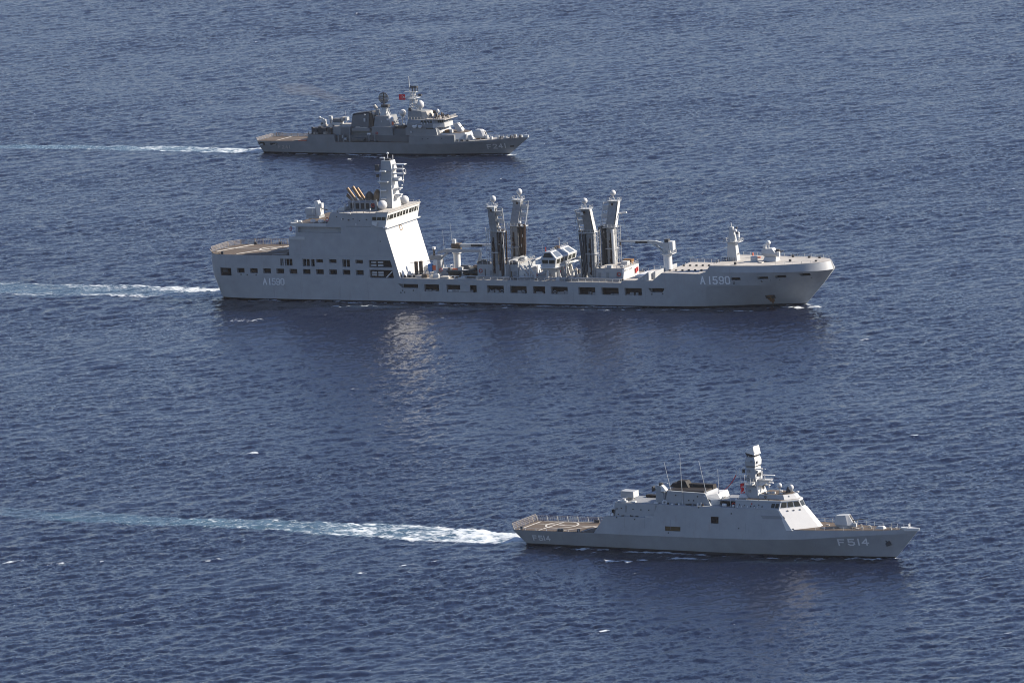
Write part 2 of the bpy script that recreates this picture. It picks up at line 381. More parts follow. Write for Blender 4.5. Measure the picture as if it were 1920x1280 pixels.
    m = MB().plan([(7.5,[(107.5,.2),(109.5,1.05),(112.9,.15)]),(8.25,[(107.9,.2),(109.6,1.0),(113.1,.12)])]); m.build('bow_bulwark', 'white', S)
    m = MB()
    for z in (8.5,8.85,9.2): m.tube((110.2,-.5,z), (110.2,.5,z), .06, n=5)
    m.box(110.1,110.3,-.5,-.4,8.0,9.3); m.box(110.1,110.3,.4,.5,8.0,9.3); m.build('fairlead', 'white', S)
    m = MB().frust(100.6,103.4,-1.1,1.1,7.5,101.4,102.9,-.5,.5,8.35); m.build('breakwater', 'pale', S)
    m = MB()
    for x, y in ((97.5,-1.5),(98.4,1.0),(99.5,-.4),(104.6,.4),(105.4,-.8),(95.8,1.6),(106.5,0)): m.lathe((x,y,7.55), [(.3,0),(.25,.5),(.35,.6),(.01,.65)], 8)
    m.build('bollard', 'deckgrey', S)
    m = MB()
    for x, y, s_ in ((87.2,-3.0,.5),(86.4,1.2,.4),(96.3,-1.9,.4),(89,3.4,.4)): m.box(x-s_,x+s_,y-s_*.7,y+s_*.7,7.5,7.85)
    m.build('deck_hatch', 'deckgrey', S)
    # front wedge of the superstructure
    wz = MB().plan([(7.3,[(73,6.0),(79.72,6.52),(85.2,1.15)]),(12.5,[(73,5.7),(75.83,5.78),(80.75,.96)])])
    wf = wz.build('sunlit_superstructure_front', 'white', S)  # wedge is grey like the hull; white puts the sunlight into its colour
    A0, A1, A2, A3 = (79.72,-6.52,7.3), (85.2,-1.15,7.3), (80.75,-.96,12.5), (75.83,-5.78,12.5)
    m = MB(); f4 = [A0, A1, A2, A3]
    for u in (.28,.52,.77): m.slab(sub(f4,u,u+.05,.90,.95), .14)
    m.slab(sub(f4,.05,.10,.05,.10), .12); m.build('vent', 'dark', wf)
    MB().slab(sub(f4,.0,.03,.60,.70), .05).build('painted_recess', 'black', wf)  # shadow line below the bridge carried on as a black painted patch
    # bridge
    bt = [(63,5.5),(75.75,5.62),(80.4,1.05)]; bu = [(63,5.0),(75.9,4.6),(79.4,1.16)]
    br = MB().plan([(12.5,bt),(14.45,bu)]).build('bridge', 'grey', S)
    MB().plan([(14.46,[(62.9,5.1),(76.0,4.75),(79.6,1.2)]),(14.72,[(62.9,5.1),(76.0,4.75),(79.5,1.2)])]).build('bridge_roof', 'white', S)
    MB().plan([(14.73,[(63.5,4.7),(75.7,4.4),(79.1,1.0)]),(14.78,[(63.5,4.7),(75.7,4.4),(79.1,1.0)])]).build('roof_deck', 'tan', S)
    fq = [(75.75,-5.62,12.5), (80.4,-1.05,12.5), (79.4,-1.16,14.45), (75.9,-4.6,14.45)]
    MB().slab(sub(fq,0,1,0,1), .02).build('sunlit_bridge_front', 'white', br)  # white slab paints the sun on the grey bridge front
    window_row([Vector(a)+Vector((.03,-.03,.015)) for a in fq], 3, br, .14, .22, .88, .03, .98)
    window_row([(80.42,-1.05,12.5),(80.42,1.05,12.5),(79.42,1.16,14.45),(79.42,-1.16,14.45)], 1, br, .1, .22, .88, .05, .95)
    window_row([(80.4,1.05,12.5),(75.75,5.62,12.5),(75.9,4.6,14.45),(79.4,1.16,14.45)], 3, br, .14, .22, .88)
    sq = [(63,-5.52,12.5),(75.75,-5.64,12.5),(75.9,-4.62,14.45),(63,-5.02,14.45)]
    window_row(sq, 2, br, .2, .2, .75, .80, .985)
    m = MB()
    for u, v, s_ in ((.09,.35,.012),(.2,.3,.01),(.34,.2,.02),(.42,.25,.02),(.52,.4,.012),(.6,.22,.016)): m.slab(sub(sq,u,u+s_,v,v+.18), .12)
    m.build('wall_fitting', 'dark', br); m = MB()
    for u, v in ((.15,.12),(.44,.08),(.5,.08),(.28,.1),(.05,.05)): m.slab(sub(sq,u,u+.014,v,v+.2), .25)
    m.build('deck_light', 'white', br)
    MB().slab(sub(sq,.36,.375,.5,.72), .12).build('life_ring', 'red', br)
    up = MB().plan([(14.78,[(69.0,3.6),(76.4,3.5),(79.0,.95)]),(16.0,[(69.0,3.4),(75.9,3.1),(78.0,1.04)])]).build('upper_house', 'grey', S)
    MB().plan([(16.01,[(69.2,3.0),(75.6,2.8),(77.5,.9)]),(16.05,[(69.2,3.0),(75.6,2.8),(77.5,.9)])]).build('roof_deck', 'tan', S)
    MB().slab([(76.4,-3.5,14.79),(79.0,-.95,14.79),(78.0,-1.04,15.99),(75.9,-3.1,15.99)], .03).build('sunlit_house_front', 'white', up)  # sunlit side of the grey house painted as a white slab
    MB().slab(sub([(76.4,-3.5,14.79),(79.0,-.95,14.79),(78.0,-1.04,15.99),(75.9,-3.1,15.99)],.42,.5,.5,.75), .1).build('lamp', 'dark', up)
    MB().torus((71.0,-3.6,15.4),(0,1,0),.28,.09).build('life_ring', 'dark', up)
    radome(S, (73.9,-.8,18.0), .62, 1.3, 1.1, .1); o = radome(S, (77.1,-.6,17.6), .68, .3, 1.15, .3)
    m = MB().frust(75.2,76.6,-.2,1.2,16.0,75.7,76.9,.1,1.2,17.6); m.build('director', 'dark', S)
    m = MB()
    for x, y, s_ in ((70.1,-1.6,.35),(71.4,-2.2,.45),(72.6,-1.9,.5),(73.3,1,.4),(74.8,-2,.35),(78,1.4,.3)): m.box(x-s_,x+s_,y-.3,y+.3,16.0,16.0+s_*1.1)
    m.build('roof_fitting', 'orange' if False else 'pale', S)
    rail([(63.6,-4.9,14.75),(75.6,-4.9,14.75)], S, .35, 3, .06, 1, 'tan')
    # mast
    mp = [(14.75,64.6,68.6,3.0),(18.6,65.0,67.7,2.0),(22.9,64.9,67.3,1.65),(23.05,64.7,67.5,1.9),(24.2,64.6,67.6,1.95),(25.35,65.0,67.3,1.65)]
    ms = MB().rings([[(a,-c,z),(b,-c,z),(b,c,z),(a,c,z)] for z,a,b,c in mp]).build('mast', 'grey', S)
    for (z0,_,b0,c0_),(z1,_,b1,c1_) in zip(mp[:-1], mp[1:]): MB().slab([(b0+.01,-c0_,z0),(b0+.01,c0_,z0),(b1+.01,c1_,z1),(b1+.01,-c1_,z1)], .02).build('sunlit_mast_front', 'white', ms)  # white slabs paint sunlight on the forward side of the grey mast
    MB().frust(65.0,67.3,-1.2,1.2,25.4,64.6,67.4,-1.5,1.5,26.5).build('radar_base', 'dark', ms)
    m = MB().hexa([(64.6,-1.5,26.5),(67.4,-1.7,25.9),(67.7,1.5,25.9),(64.9,1.5,26.5)],[(64.9,-1.2,27.2),(67.0,-1.5,28.2),(67.4,1.2,28.2),(65.2,1.3,27.3)]); m.build('radar', 'white', ms)
    m = MB()
    for z, x0, x1, y, t in ((20.5,62.9,65.4,-2.3,.36),(18.7,63.4,67.6,-2.7,.26),(18.5,67.6,72.0,-.6,.2),(20.2,67.6,71.6,1.2,.12),(19.3,67.6,71.8,-.9,.12),(22.1,67.2,69.2,-1.0,.28),(17.6,67.8,70.4,.6,.25)): m.box(x0,x1,y-.35,y+.35,z,z+t)
    m.frust(67.4,69.0,-1.2,1.2,17.8,67.4,71.6,-.6,.6,19.5); m.box(65.0,67.4,-3.6,3.6,18.3,18.62); m.build('yard', 'white', ms)
    m = MB()
    for x, y, a, b in ((62.2,-2,20.4,22.1),(63.9,-2,20.4,22.4),(63.6,-2.6,18.7,20.6),(68.9,-.4,20,21.6),(64.6,-2.7,16.4,18.3),(70.6,-.4,17.2,18.5),(61.9,-2,20.5,21.4)): m.tube((x,y,a),(x,y,b),.12,n=6)
    m.sphere((71.2,-.3,19.3),.3); m.build('mast_antenna', 'white', ms); m = MB()
    m.box(63.9,64.6,-2.2,-1.9,21.2,22.2); m.box(67.2,67.9,-1,0,20.3,20.9); m.box(68.4,69.3,-.9,.1,17.7,18.4); m.box(65,65.6,-1.9,-1.6,23.2,23.7); m.build('sensor', 'dark', ms)
    m = MB()
    for z, a, b, c in ((22.9,64.75,67.45,1.8),): m.box(a,b,-c,c,z-.14,z+.10)
    m.build('mast_band', 'dark', ms); m = MB()
    for x, y, z, s_ in ((67.6,-1.3,21.4,.35),(67.8,.6,20.7,.4),(65.6,-1.9,21.8,.3),(66.6,-1.8,24.3,.3),(67.7,-1.0,24.0,.3),(65.2,-2.0,19.6,.35),(66.8,-2.1,19.4,.3),(66.0,-2.7,16.6,.25),(68.2,1.2,17.0,.35),(67.4,-2.3,17.9,.3)): m.box(x-s_,x+s_,y-s_,y+s_,z-s_,z+s_)
    m.build('sensor', 'recess', ms); m = MB()
    for a, b in (((67.6,-1.2,22.3),(70.4,-1.6,22.4)),((67.6,-2.2,19.9),(70.6,-2.6,20.0)),((69.6,-.6,18.6),(69.6,-.6,20.8)),((71.6,-.6,18.6),(71.6,-.6,19.8)),((65.2,-3.6,18.5),(65.2,-3.6,21.0)),((66.8,-3.6,18.5),(66.8,-3.6,20.2)),((63.2,-2.3,20.7),(63.2,-2.3,22.6)),((65.4,-1.2,25.4),(65.2,-1.2,27.4)),((68.9,.6,17.8),(69.0,.6,19.4))): m.tube(a,b,.1,n=5)
    m.build('mast_antenna', 'white', ms)
    radome(S, (64.3,-3.1,14.9), 1.15, 0, 1, .2, cyl=1.2); MB().box(63.4,65.3,-3.9,-2.4,12.5,13.8).build('radome_base', 'grey', S)
    MB().tube((65.0,-3.4,14.75),(65.8,-3.4,14.75),.35).build('searchlight', 'white', S)
    # boat bay between funnel and bridge
    m = MB().box(58.4,62.9,-3.6,3.6,12.5,13.9); m.build('boat_bay', 'soot', S)
    MB().box(57.5,63,-4.0,4.0,13.92,14.1).build('bay_roof', 'recess', S)
    m = MB().tube((58.9,-4.4,12.95),(60.0,-4.5,12.9),.42,n=10); m.sphere((62.3,-5,12.9),.35); m.tube((63.6,-5.2,12.6),(63.6,-5.2,13.2),.18); m.build('deck_fitting', 'white', S)
    MB().torus((62.2,-4.6,13.2),(0,1,0),.45,.12).build('hose_reel', 'red', S)
    # funnel
    fn = MB().prism([(41.9,12.5),(42.7,16.0),(53.4,15.75),(54.0,15.2),(55.2,12.5)], -4.1, 3.9).build('funnel', 'grey', S)
    fr = MB().rings([[(53.4,-4.4,15.1),(56.3,-2.0,15.4),(56.6,3.6,15.5),(53.4,4.0,15.2)],[(55.0,-3.6,13.9),(57.2,-2.0,13.9),(57.2,3.4,13.9),(55,3.6,13.9)],[(55.0,-3.5,12.4),(56.9,-2.2,12.3),(56.9,3.2,12.4),(55,3.4,12.4)]]).build('funnel_front', 'white', fn)
    m = MB().frust(42.2,53.2,-3.4,3.7,15.6,42.4,53.0,-3.2,3.6,16.15); m.frust(40.6,53.4,1.4,3.7,15.9,41.4,53.2,1.8,3.6,16.95); m.frust(42.6,46.8,.2,3.4,16.1,43.4,45.6,.8,3.2,17.8); m.build('exhaust_uptake', 'soot', fn)
    MB().slab([(47.0,-4.12,12.6),(47.35,-4.12,12.6),(47.35,-4.12,15.8),(47.0,-4.12,15.8)], .03).build('plate_seam', paint_dark, fn)
    m = MB()
    for x, z in ((48.9,13.7),(50.3,13.7),(45.1,14.9),(51.5,14.8)): m.tube((x,-4.2,z),(x,-4.05,z),.2)
    m.build('vent', 'dark', fn)
    m = MB()
    for i in range(5): m.tube((57.2,-2.4+.5*i,13.6),(58.2,-2.8+.5*i,14.7),.14,n=6)
    m.build('decoy_launcher', 'white', S)
    for i, (x, w_, h_, mt) in enumerate([(44.2,.5,.3,'white'),(45.4,.7,.35,'dark'),(46.2,.4,.4,'white'),(48.4,.9,.35,'dark'),(49.5,.5,.5,'dark'),(50.6,.6,.35,'dark'),(51.8,.35,.7,'white'),(52.6,.4,.9,'pale'),(53.2,.4,.5,'tan'),(43.0,.4,.5,'dark')]):
        MB().box(x,x+w_,-5.2,-4.8,12.52,12.52+h_).build('deck_fitting', mt, S)
    # director tower
    dt = MB().rings([[(38.7,-3.4,9.0),(41.6,-3.6,9.0),(42.4,-1.0,9.0),(38.7,-1.0,9.0)],[(38.9,-3.3,15.3),(41.0,-3.2,15.3),(41.6,-1.2,15.3),(38.9,-1.2,15.3)]]).build('director_tower', 'grey', S)
    MB().box(38.85,40.3,-3.2,-1.4,15.32,17.0).build('director', 'grey', dt); m = MB().hexa([(40.32,-3.2,15.5),(41.9,-3.0,15.6),(41.9,-1.8,15.8),(40.32,-1.4,15.6)],[(40.32,-3.0,17.2),(40.9,-2.9,16.7),(41.2,-2.0,16.7),(40.32,-1.6,17.2)]); m.build('director_dish', 'white', dt)
    m = MB().box(37.4,38.8,-2.7,-2.1,15.7,16.1); m.box(37.6,38.0,-3,-1.8,15.4,16.7); m.box(39.6,40.5,-2.8,-1.8,17.05,17.7); m.build('camera_sight', 'dark', dt)
    MB().torus((41.9,-4.4,12.9),(0.6,-1,0),.5,.2).build('searchlight', 'white', S)
    # hangar
    hg = MB().frust(27.2,40.2,-5.6,5.6,9.0,27.7,40.4,-5.2,5.2,12.45).build('hangar', 'grey', S)
    MB().box(27.75,40.2,-5.0,5.0,12.46,12.52).build('roof_deck', 'recess', S); MB().box(32.6,39,3.2,4.6,12.53,13.2).build('far_side_coaming', 'soot', hg)
    sd_ = [(27.2,-5.6,9.0),(40.2,-5.6,9.0),(40.4,-5.2,12.45),(27.7,-5.2,12.45)]
    m = MB()
    for u, v, a, b in ((.93,.04,.055,.9),(.25,.3,.035,.4),(.25,.68,.03,.14),(.9,.1,.02,.12),(.02,.06,.02,.5)): m.slab(sub(sd_,u,u+a,v,v+b), .06)
    m.build('door', paint_dark, hg); m = MB()
    for u, v in ((.15,.55),(.42,.52),(.6,.5),(.78,.5),(.05,.5),(.38,.03),(.1,.08)): m.slab(sub(sd_,u,u+.025,v,v+.08), .12)
    for u in (.40,.52,.20): m.slab(sub(sd_,u,u+.05,-.02,.07), .5)
    m.build('wall_fitting', 'dark', hg)
    MB().box(37.0,39.2,-6.3,-5.9,9.08,9.4).build('life_raft_cradle', 'pale', S)
    m = MB()
    for x, z, r_ in ((25.6,9.0,.28),(26.1,9.0,.32),(27.0,9.0,.3)): m.frust(x-.4,x+.4,-6.1,-5.3,9.05,x-.1,x+.3,-5.9,-5.5,9.05+r_*2.2)
    m.build('deck_fitting', 'white', S); MB().box(26.8,27.6,-5.6,-4.7,9.05,10.6).build('deck_fitting', 'soot', S)
    m = MB()
    for x, w_, h_ in ((28.1,.7,.35),(28.9,1.0,.55),(29.5,.8,.9),(30.2,.6,.4),(32.2,1.2,.35),(38.8,1.2,.25)): m.box(x,x+w_,-4.6,-3.9,12.53,12.53+h_)
    m.build('roof_fitting', 'white', S)
    # missile launcher on hangar roof
    ln = MB().frust(29.1,30.6,-.9,.9,12.5,29.4,30.4,-.5,.5,14.3).build('launcher', 'deckgrey', S)
    MB().hexa([(27.6,-1.5,13.2),(31.3,-1.5,13.2),(31.3,1.5,13.2),(27.6,1.5,13.2)],[(27.6,-1.5,14.9),(31.3,-1.5,14.75),(31.3,1.5,14.75),(27.6,1.5,14.9)]).build('launch_box', 'grey', ln)
    MB().slab([(31.31,-1.5,13.2),(31.31,1.5,13.2),(31.31,1.5,14.75),(31.31,-1.5,14.75)], .04).build('sunlit_box_front', 'white', ln)  # sunlit end of the grey box painted white
    MB().tube((30.9,-1.2,12.5),(31.2,-1.2,13.6),.14).build('strut', 'white', ln)
    # whips
    for a, b in (((43.9,-3.9,15.0),(42.0,-3.9,23.6)),((47.2,-4.3,12.5),(46.9,-4.3,26.0)),((54.0,-3.9,15.6),(52.2,-3.9,24.3)),((57.0,-2.5,15.4),(56.9,-2.5,22.0)),((61.4,-4.6,12.6),(61.0,-4.6,17.6)),((42.0,-4.2,12.6),(41.9,-4.2,17))): whip(S, a, b, .085)
    # gun
    gz = 8.0; MB().lathe((92.2,0,7.55),[(1.9,0),(1.9,.25),(1.5,.45)],20).build('gun_ring', 'deckgrey', S, True)
    gn = MB().rings([[(90.0,-1.25,gz),(93.3,-1.5,gz),(94.5,-.7,gz),(94.5,.7,gz),(93.3,1.5,gz),(90.0,1.25,gz)],[(89.5,-1.35,gz+.5),(93.4,-1.65,gz+.4),(94.8,-.75,gz+.4),(94.8,.75,gz+.4),(93.4,1.65,gz+.4),(89.5,1.35,gz+.5)],[(89.8,-1.05,gz+2.7),(92.6,-1.15,gz+2.95),(93.3,-.6,gz+2.95),(93.3,.6,gz+2.95),(92.6,1.15,gz+2.95),(89.8,1.05,gz+2.7)]]).build('gun_turret', 'pale', S)
    MB().slab([(94.85,-.3,gz+.3),(94.85,.3,gz+.3),(93.4,.3,gz+2.9),(93.4,-.3,gz+2.9)], .12).build('mantlet', 'dark', gn); MB().tube((94.2,0,gz+1.5),(98.6,0,gz+2.2),.13,.09,8).build('barrel', 'dark', gn, True)
    MB().box(94.6,95.5,-.9,-.3,gz-.1,gz+.9).build('sight', 'pale', gn)
    # flag and pennant
    return S, H
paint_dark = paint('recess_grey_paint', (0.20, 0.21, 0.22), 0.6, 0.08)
M['recess'] = paint_dark
def place(S, x, y, z): return S.matrix_world @ Vector((x, y, z))
def cloth(name, S, origin, wdt, hgt, dirv, cols=14, rows=10, amp=.25, drop=0.0, mat='flag'):
    """hanging cloth with thickness: u runs along dirv from the hoist, v up"""
    d = Vector(dirv).normalized(); n = d.cross(Vector((0,0,1))); rs = []
    F = lambda u, v, o: Vector(origin)+d*(u*wdt)+Vector((0,0,v*hgt-drop*u*u*hgt))+n*(amp*math.sin(u*7+v*2.2)*(.25+u)+o)
    m = MB()
    for j in range(rows+1): rs.append([F(i/cols, j/rows, .02) for i in range(cols+1)]+[F(i/cols, j/rows, -.02) for i in range(cols, -1, -1)])
    m.rings(rs); o = m.build(name, mat, None, True); o.location = S.matrix_world.translation; o.rotation_euler = S.rotation_euler
    return o, F
def emblem(F, par, cu, cv, r, asp):
    for side in (.045, -.045):
        m = MB(); N = 24
        pts = lambda u, v: F(cu+u*r*asp, cv+v*r, side)
        for i in range(N):
            a0, a1 = R(35+290*i/N), R(35+290*(i+1)/N)
            q = []
            for a in (a0, a1):
                inner = (.22+.78*math.cos(a), .78*math.sin(a)); q.append(((math.cos(a), math.sin(a)), inner))
            m.add([pts(*q[0][0]), pts(*q[1][0]), pts(*q[1][1]), pts(*q[0][1])], [(0,1,2,3)])
        st = []
        for i in range(10):
            a = R(180+36*i); rr = .42 if i % 2 == 0 else .17; st.append(pts(1.15+rr*math.cos(a), rr*math.sin(a)))
        m.add(st, [tuple(range(10))])
        m.build('crescent_and_star', 'flagwhite', par)

# ================================================================ supply ship A1590 (middle)
def supply_ship():
    S = empty('supply_ship', (-91.59, 2297.99, 0.0), R(-24.9))
    tag(S, 'large grey supply ship numbered A 1590 in the middle, with sunlit white bridge front', 'warship')
    st = sorted(set([-5,-4.6,-4,-3,-2,-1,.2,1.5,3,5,8,12,18,24,26.9,27.1,29.6,29.9,35,41.6,42.8,50,58,62.3,62.45,63.5,64.7,65.9,67.2,75,85,95,105,115,125,135,146.3,147.3,152,157.6,158.7,159.9,161,165,169,172,176,177,178] + [180+1.5*i for i in range(23)] + [213.8,214.6,215.3,215.8,216]))
    wl = [(-5,-2.6,5.0,.5),(-2,-.6,8.6,.5),(1.5,1.6,10.4,.5),(8,8,11.5,.5),(35,35,12.1,.5),(150,150,12.1,.5),(168,168,11.3,.5),(184,182,8.0,.5),(198,193.5,3.6,.5),(216,206.4,.05,.5)]
    fl = [(-5,-4.8,6.0,7.6),(-3,-2.8,9.4,7.6),(-1,-1,10.9,7.6),(1.5,1.5,11.8,7.6),(5,5,12.15,7.6),(24,24,12.2,7.6),(62,62,12.2,7.6),(162,162,12.2,7.5),(176,176,12.0,7.5),(186,185.6,11.1,7.5),(196,195,9.0,7.5),(205,203,6.0,7.5),(211,208.6,3.5,7.5),(216,212.9,.1,7.5)]
    prof = [(-5,15.0),(26.9,15.1),(27.1,21.4),(29.6,21.5),(29.9,26.0),(41.6,26.1),(42.8,29.5),(62.3,29.6),(62.45,25),(67.2,8.15),(146.3,7.9),(147.3,8.7),(157.6,8.8),(161,11.35),(176,11.25),(178,14.0),(197,14.0),(207,14.3),(216,14.5)]
    tp = [(-5,6.4),(-3,9.7),(-1,11.2),(1.5,12.0),(5,12.2),(26,12.2),(172,12.2),(180,12.0),(188,11.35),(197,10.2),(207,7.7),(212.5,4.9),(215,2.2),(216,.4)]
    kk = [(-5,6.4),(-3,9.7),(-1,11.2),(1.5,12.0),(5,12.2),(26,12.2),(174,12.2),(182,12.15),(190,11.7),(197,10.75),(206,8.5),(212.5,5.6),(215.2,2.8),(216,.5)]
    zt = lambda s: float(np.interp(s, *zip(*prof)))
    def zk(s): return min(zt(s)-.02, 11.9) if s > 176 else 7.6+(zt(s)-7.6)*.55
    bowx = lambda s, d: s+d*max(0, (s-205)/11)**2
    H = Hull([wl, fl, [(s, bowx(s, .4), pchip(*zip(*kk), s), zk(s)) for s in st], [(s, bowx(s, -.6), pchip(*zip(*tp), s), zt(s)) for s in st]], st)
    h = H.mb().build('hull', 'grey', S)
    lows = [(.7,5,7.95,10.6)]+[(7.1+4.89*i, 7.1+4.89*i+2.85, 9.0, 10.65) for i in range(10)]
    his = [(23.4,24.6,11.7,14),(25.1,27.9,11.7,14),(31.7,34.3,11.65,14.05),(34.8,36.1,11.6,14.0),(36.6,39.2,12.9,14.05),(41.4,44.2,12.85,14.05),(46.3,49.1,11.6,14.05),(51.1,53.9,12.8,14.05)]
    mids = [(75.8,81.2,4,6.3),(83.9,94.8,3.85,6.3),(98.6,104.6,3.9,6.3),(106.8,112.8,3.9,6.3),(115,119.4,3.9,6.3),(121.5,127.5,3.85,6.3),(131.3,137.3,3.85,6.3),(139.5,145.6,3.9,6.3),(147.7,153.8,3.9,6.3)]
    bows = [(185.1,188.3,9.35,10.25),(193.9,197.3,9.65,10.5),(199.5,203,9.95,10.8),(207.2,210.4,10.35,11.25)]
    rec, pan = [], []
    for x0, x1, z0, z1 in lows+his+mids: rec.append((x0,x1,-14,-10.7,z0,z1)); pan.append((x0,x1,-10.85,z0,z1))
    for x0, x1, z0, z1 in bows:
        y = min(H.half(x0, z0), H.half(x1, z0)); rec.append((x0,x1,-14,-y+.9,z0,z1)); pan.append((x0,x1,-y+.75,z0,z1))
    rec += [([(56,11.6),(64.6,11.6),(63.9,14),(56,14)],-14,-10.7),([(56.1,8.1),(65.0,8.1),(64.6,10.8),(56.1,10.8)],-14,-10.7),([(67.7,4.95),(73.6,4.95),(73.6,6.3),(66.4,6.3)],-14,-10.7),([(157,5.0),(161,5.0),(162,6.4),(156,6.4)],-14,-10.6)]
    pan += [(56.1,63.9,-10.85,11.65,13.95),(56.2,64.5,-10.85,8.15,10.75),(67.8,73.5,-10.85,5,6.25),(157,161,-10.75,5.05,6.35)]
    rec.append((30.6,46.4,-14,-11.0,22.9,24.75))
    cut(h, rec)
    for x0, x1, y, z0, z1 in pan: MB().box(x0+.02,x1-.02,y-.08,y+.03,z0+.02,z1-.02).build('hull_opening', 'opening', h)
    # things seen inside the openings
    m = MB(); random.seed(3)
    for x0, x1, z0, z1 in mids:
        for k in range(3):
            x = random.uniform(x0+.4, x1-1); w_ = random.uniform(.4,1.6); m.box(x,min(x+w_,x1-.1),-11.9,-11.2,z0+.02,z0+random.uniform(.3,1.0))
    for x in (101.5,99.2,103.6,122.6,126.3): m.torus((x,-11.5,4.5),(0,1,0),.42,.14)
    m.build('deck_machinery', 'recess', S); m = MB()
    for x0, z0 in ((56.4,12.9),(56.4,11.9),(58.9,12.9),(58.9,11.9),(56.5,9.5),(56.5,8.7),(58.9,9.5),(58.9,8.7)): m.box(x0,x0+1.9,-11.3,-11.0,z0,z0+.62)
    m.box(84.3,88.8,-11.8,-11.2,3.9,4.6); m.build('inner_panel', 'pale', h)
    m = MB().box(88.9,92.4,-12.25,-11.9,4.0,6.28); m.build('hull_plate', 'grey', h); MB().tube((62,-11.6,8.2),(64.3,-11.6,10.4),.22).build('inner_ladder', 'white', h)
    m = MB()
    for x0, x1, z0, z1 in his[:1]+[his[2],his[6]]: m.box((x0+x1)/2-.1,(x0+x1)/2+.1,-12.0,-11.8,z0,z1)
    for x in (25.5,26.6): m.box(x,x+.12,-12.0,-11.8,11.7,14)
    m.build('opening_mullion', 'grey', h)
    for x0 in (12.0,26.8,1.2): MB().box(x0+.3,x0+2.2,-11.6,-11.2,9.1,10.0).build('winch', 'hose' if x0 != 1.2 else 'dark', S)
    m = MB()
    for x, z in ((8.6,8.5),(10.9,8.4),(14.2,8.4),(67.9,4.1),(71.8,4.2),(67.2,3.4),(68.6,3.5),(157.3,4.4),(161.1,4.6),(186,8.7),(194.9,9.2),(197.8,9.3),(200.6,9.3),(210.2,9.6),(185.9,8.2),(195,8.8)):
        y = H.half(x, z); m.tube((x,-y+.2,z),(x,-y-.06,z),.24,n=10)
    m.build('fairlead_hole', 'dark', h)
    B = Hull([[(-5,.5,4,-3),(60,60,11,-4),(180,178,6,-4),(216,203,.03,-3)], [(q[0],q[1],q[2]+.02,q[3]+.06) for q in wl]], st)
    B.mb().build('boot_topping', 'black', S)
    number(H, 'A1590', (2.3,1.0,1.6,1.65,1.4), 16.7, 5.3, 1.95, .36, h, .0, 1.0); number(H, 'A1590', (3.0,1.3,2.15,2.05,1.6), 174.7, 8.1, 2.3, .40, h, .012, 1.0)
    q = lambda x, z: (x, -H.half(x, z), z)
    for x in (20.5,30.5,45,55.2,82.4,105.6,129.4,155): MB().slab([q(x,1), q(x+.06,1), q(x+.06,min(7,14)), q(x,7)], .015).build('plate_seam', paint_dark, h)
    MB().slab([q(30,15.3), q(64,15.3), q(64,15.36), q(30,15.36)], .015).build('plate_seam', paint_dark, h)
    MB().slab([q(48.5,25.0), q(57.5,25.0), q(57.5,25.3), q(48.5,25.3)], .03).build('painted_recess', paint_dark, h)  # flat darker strip that draws a recess in the side
    m = MB()
    for x, z, s_ in ((47.2,27.4,.25),(49.2,27.1,.35),(51,27.5,.2),(53.3,27,.2),(55.8,27.3,.3),(45,28.2,.2),(60.5,20.2,.2)): m.slab([q(x,z), q(x+s_*1.6,z), q(x+s_*1.6,z+s_*1.4), q(x,z+s_*1.4)], .15)
    m.build('wall_fitting', 'dark', h); m = MB()
    for x, z in ((46.9,27.6),(52,25.9),(57.4,31)): m.slab([q(x,z-.4), q(x+.3,z-.4), q(x+.3,z+.3), q(x,z+.3)], .25)
    m.build('wall_lamp', 'white', h)
    m = MB().hexa([(58.2,-12.9,26.0),(59.8,-12.9,25.3),(59.8,-12.2,25.3),(58.2,-12.2,26.0)],[(58.2,-12.9,27.0),(60.2,-12.9,26.9),(60.2,-12.2,26.9),(58.2,-12.2,27.0)]); m.build('wing_fitting', 'white', S)
    # anchor with rust run
    m = MB().tube((195.7,-H.half(195.7,3.3)+.3,3.3),(195.7,-H.half(195.7,3.3)-.12,3.35),.2)
    ya = lambda x, z: -H.half(x, z)
    m.slab([(194.4,ya(194.4,2.7),2.7),(197.4,ya(197.4,2.7),2.7),(197.4,ya(197.4,3.8),3.8),(194.4,ya(194.4,3.8),3.8)], .10); m.build('anchor_pocket', 'dark', h)
    m = MB().tube((195.0,ya(195,3.2)-.25,3.5),(196.8,ya(196.8,3.2)-.25,3.5),.18); m.tube((195.9,ya(195.9,3)-.25,3.6),(195.9,ya(195.9,2.4)-.25,2.3),.2); m.build('anchor', 'rust', S)
    m = MB()
    for x0, x1, z0 in ((195.0,196.9,1.3),(195.4,196.5,.75),(194.7,195.1,2.0)): m.slab([(x0+.3,ya(x0,z0),z0),(x1-.3,ya(x1,z0),z0),(x1,ya(x1,2.7),2.72),(x0,ya(x0,2.7),2.72)], .02)
    m.build('rust_streak', 'rust', h)
    # decks
    fd = H.deck(-4.7, 26.8, .15).build('flight_deck', 'tan', S); mk = MB(); N = 40; z0 = 15.17
    for i in range(N):
        a, b = 2*math.pi*i/N, 2*math.pi*(i+1)/N; cx, cy = 14.5, 1.5
        mk.hexa(*[[(cx+r_*math.cos(t), cy+r_*math.sin(t), z) for r_, t in ((5.0,a),(5.0,b),(4.55,b),(4.55,a))] for z in (15.1, 15.2)])
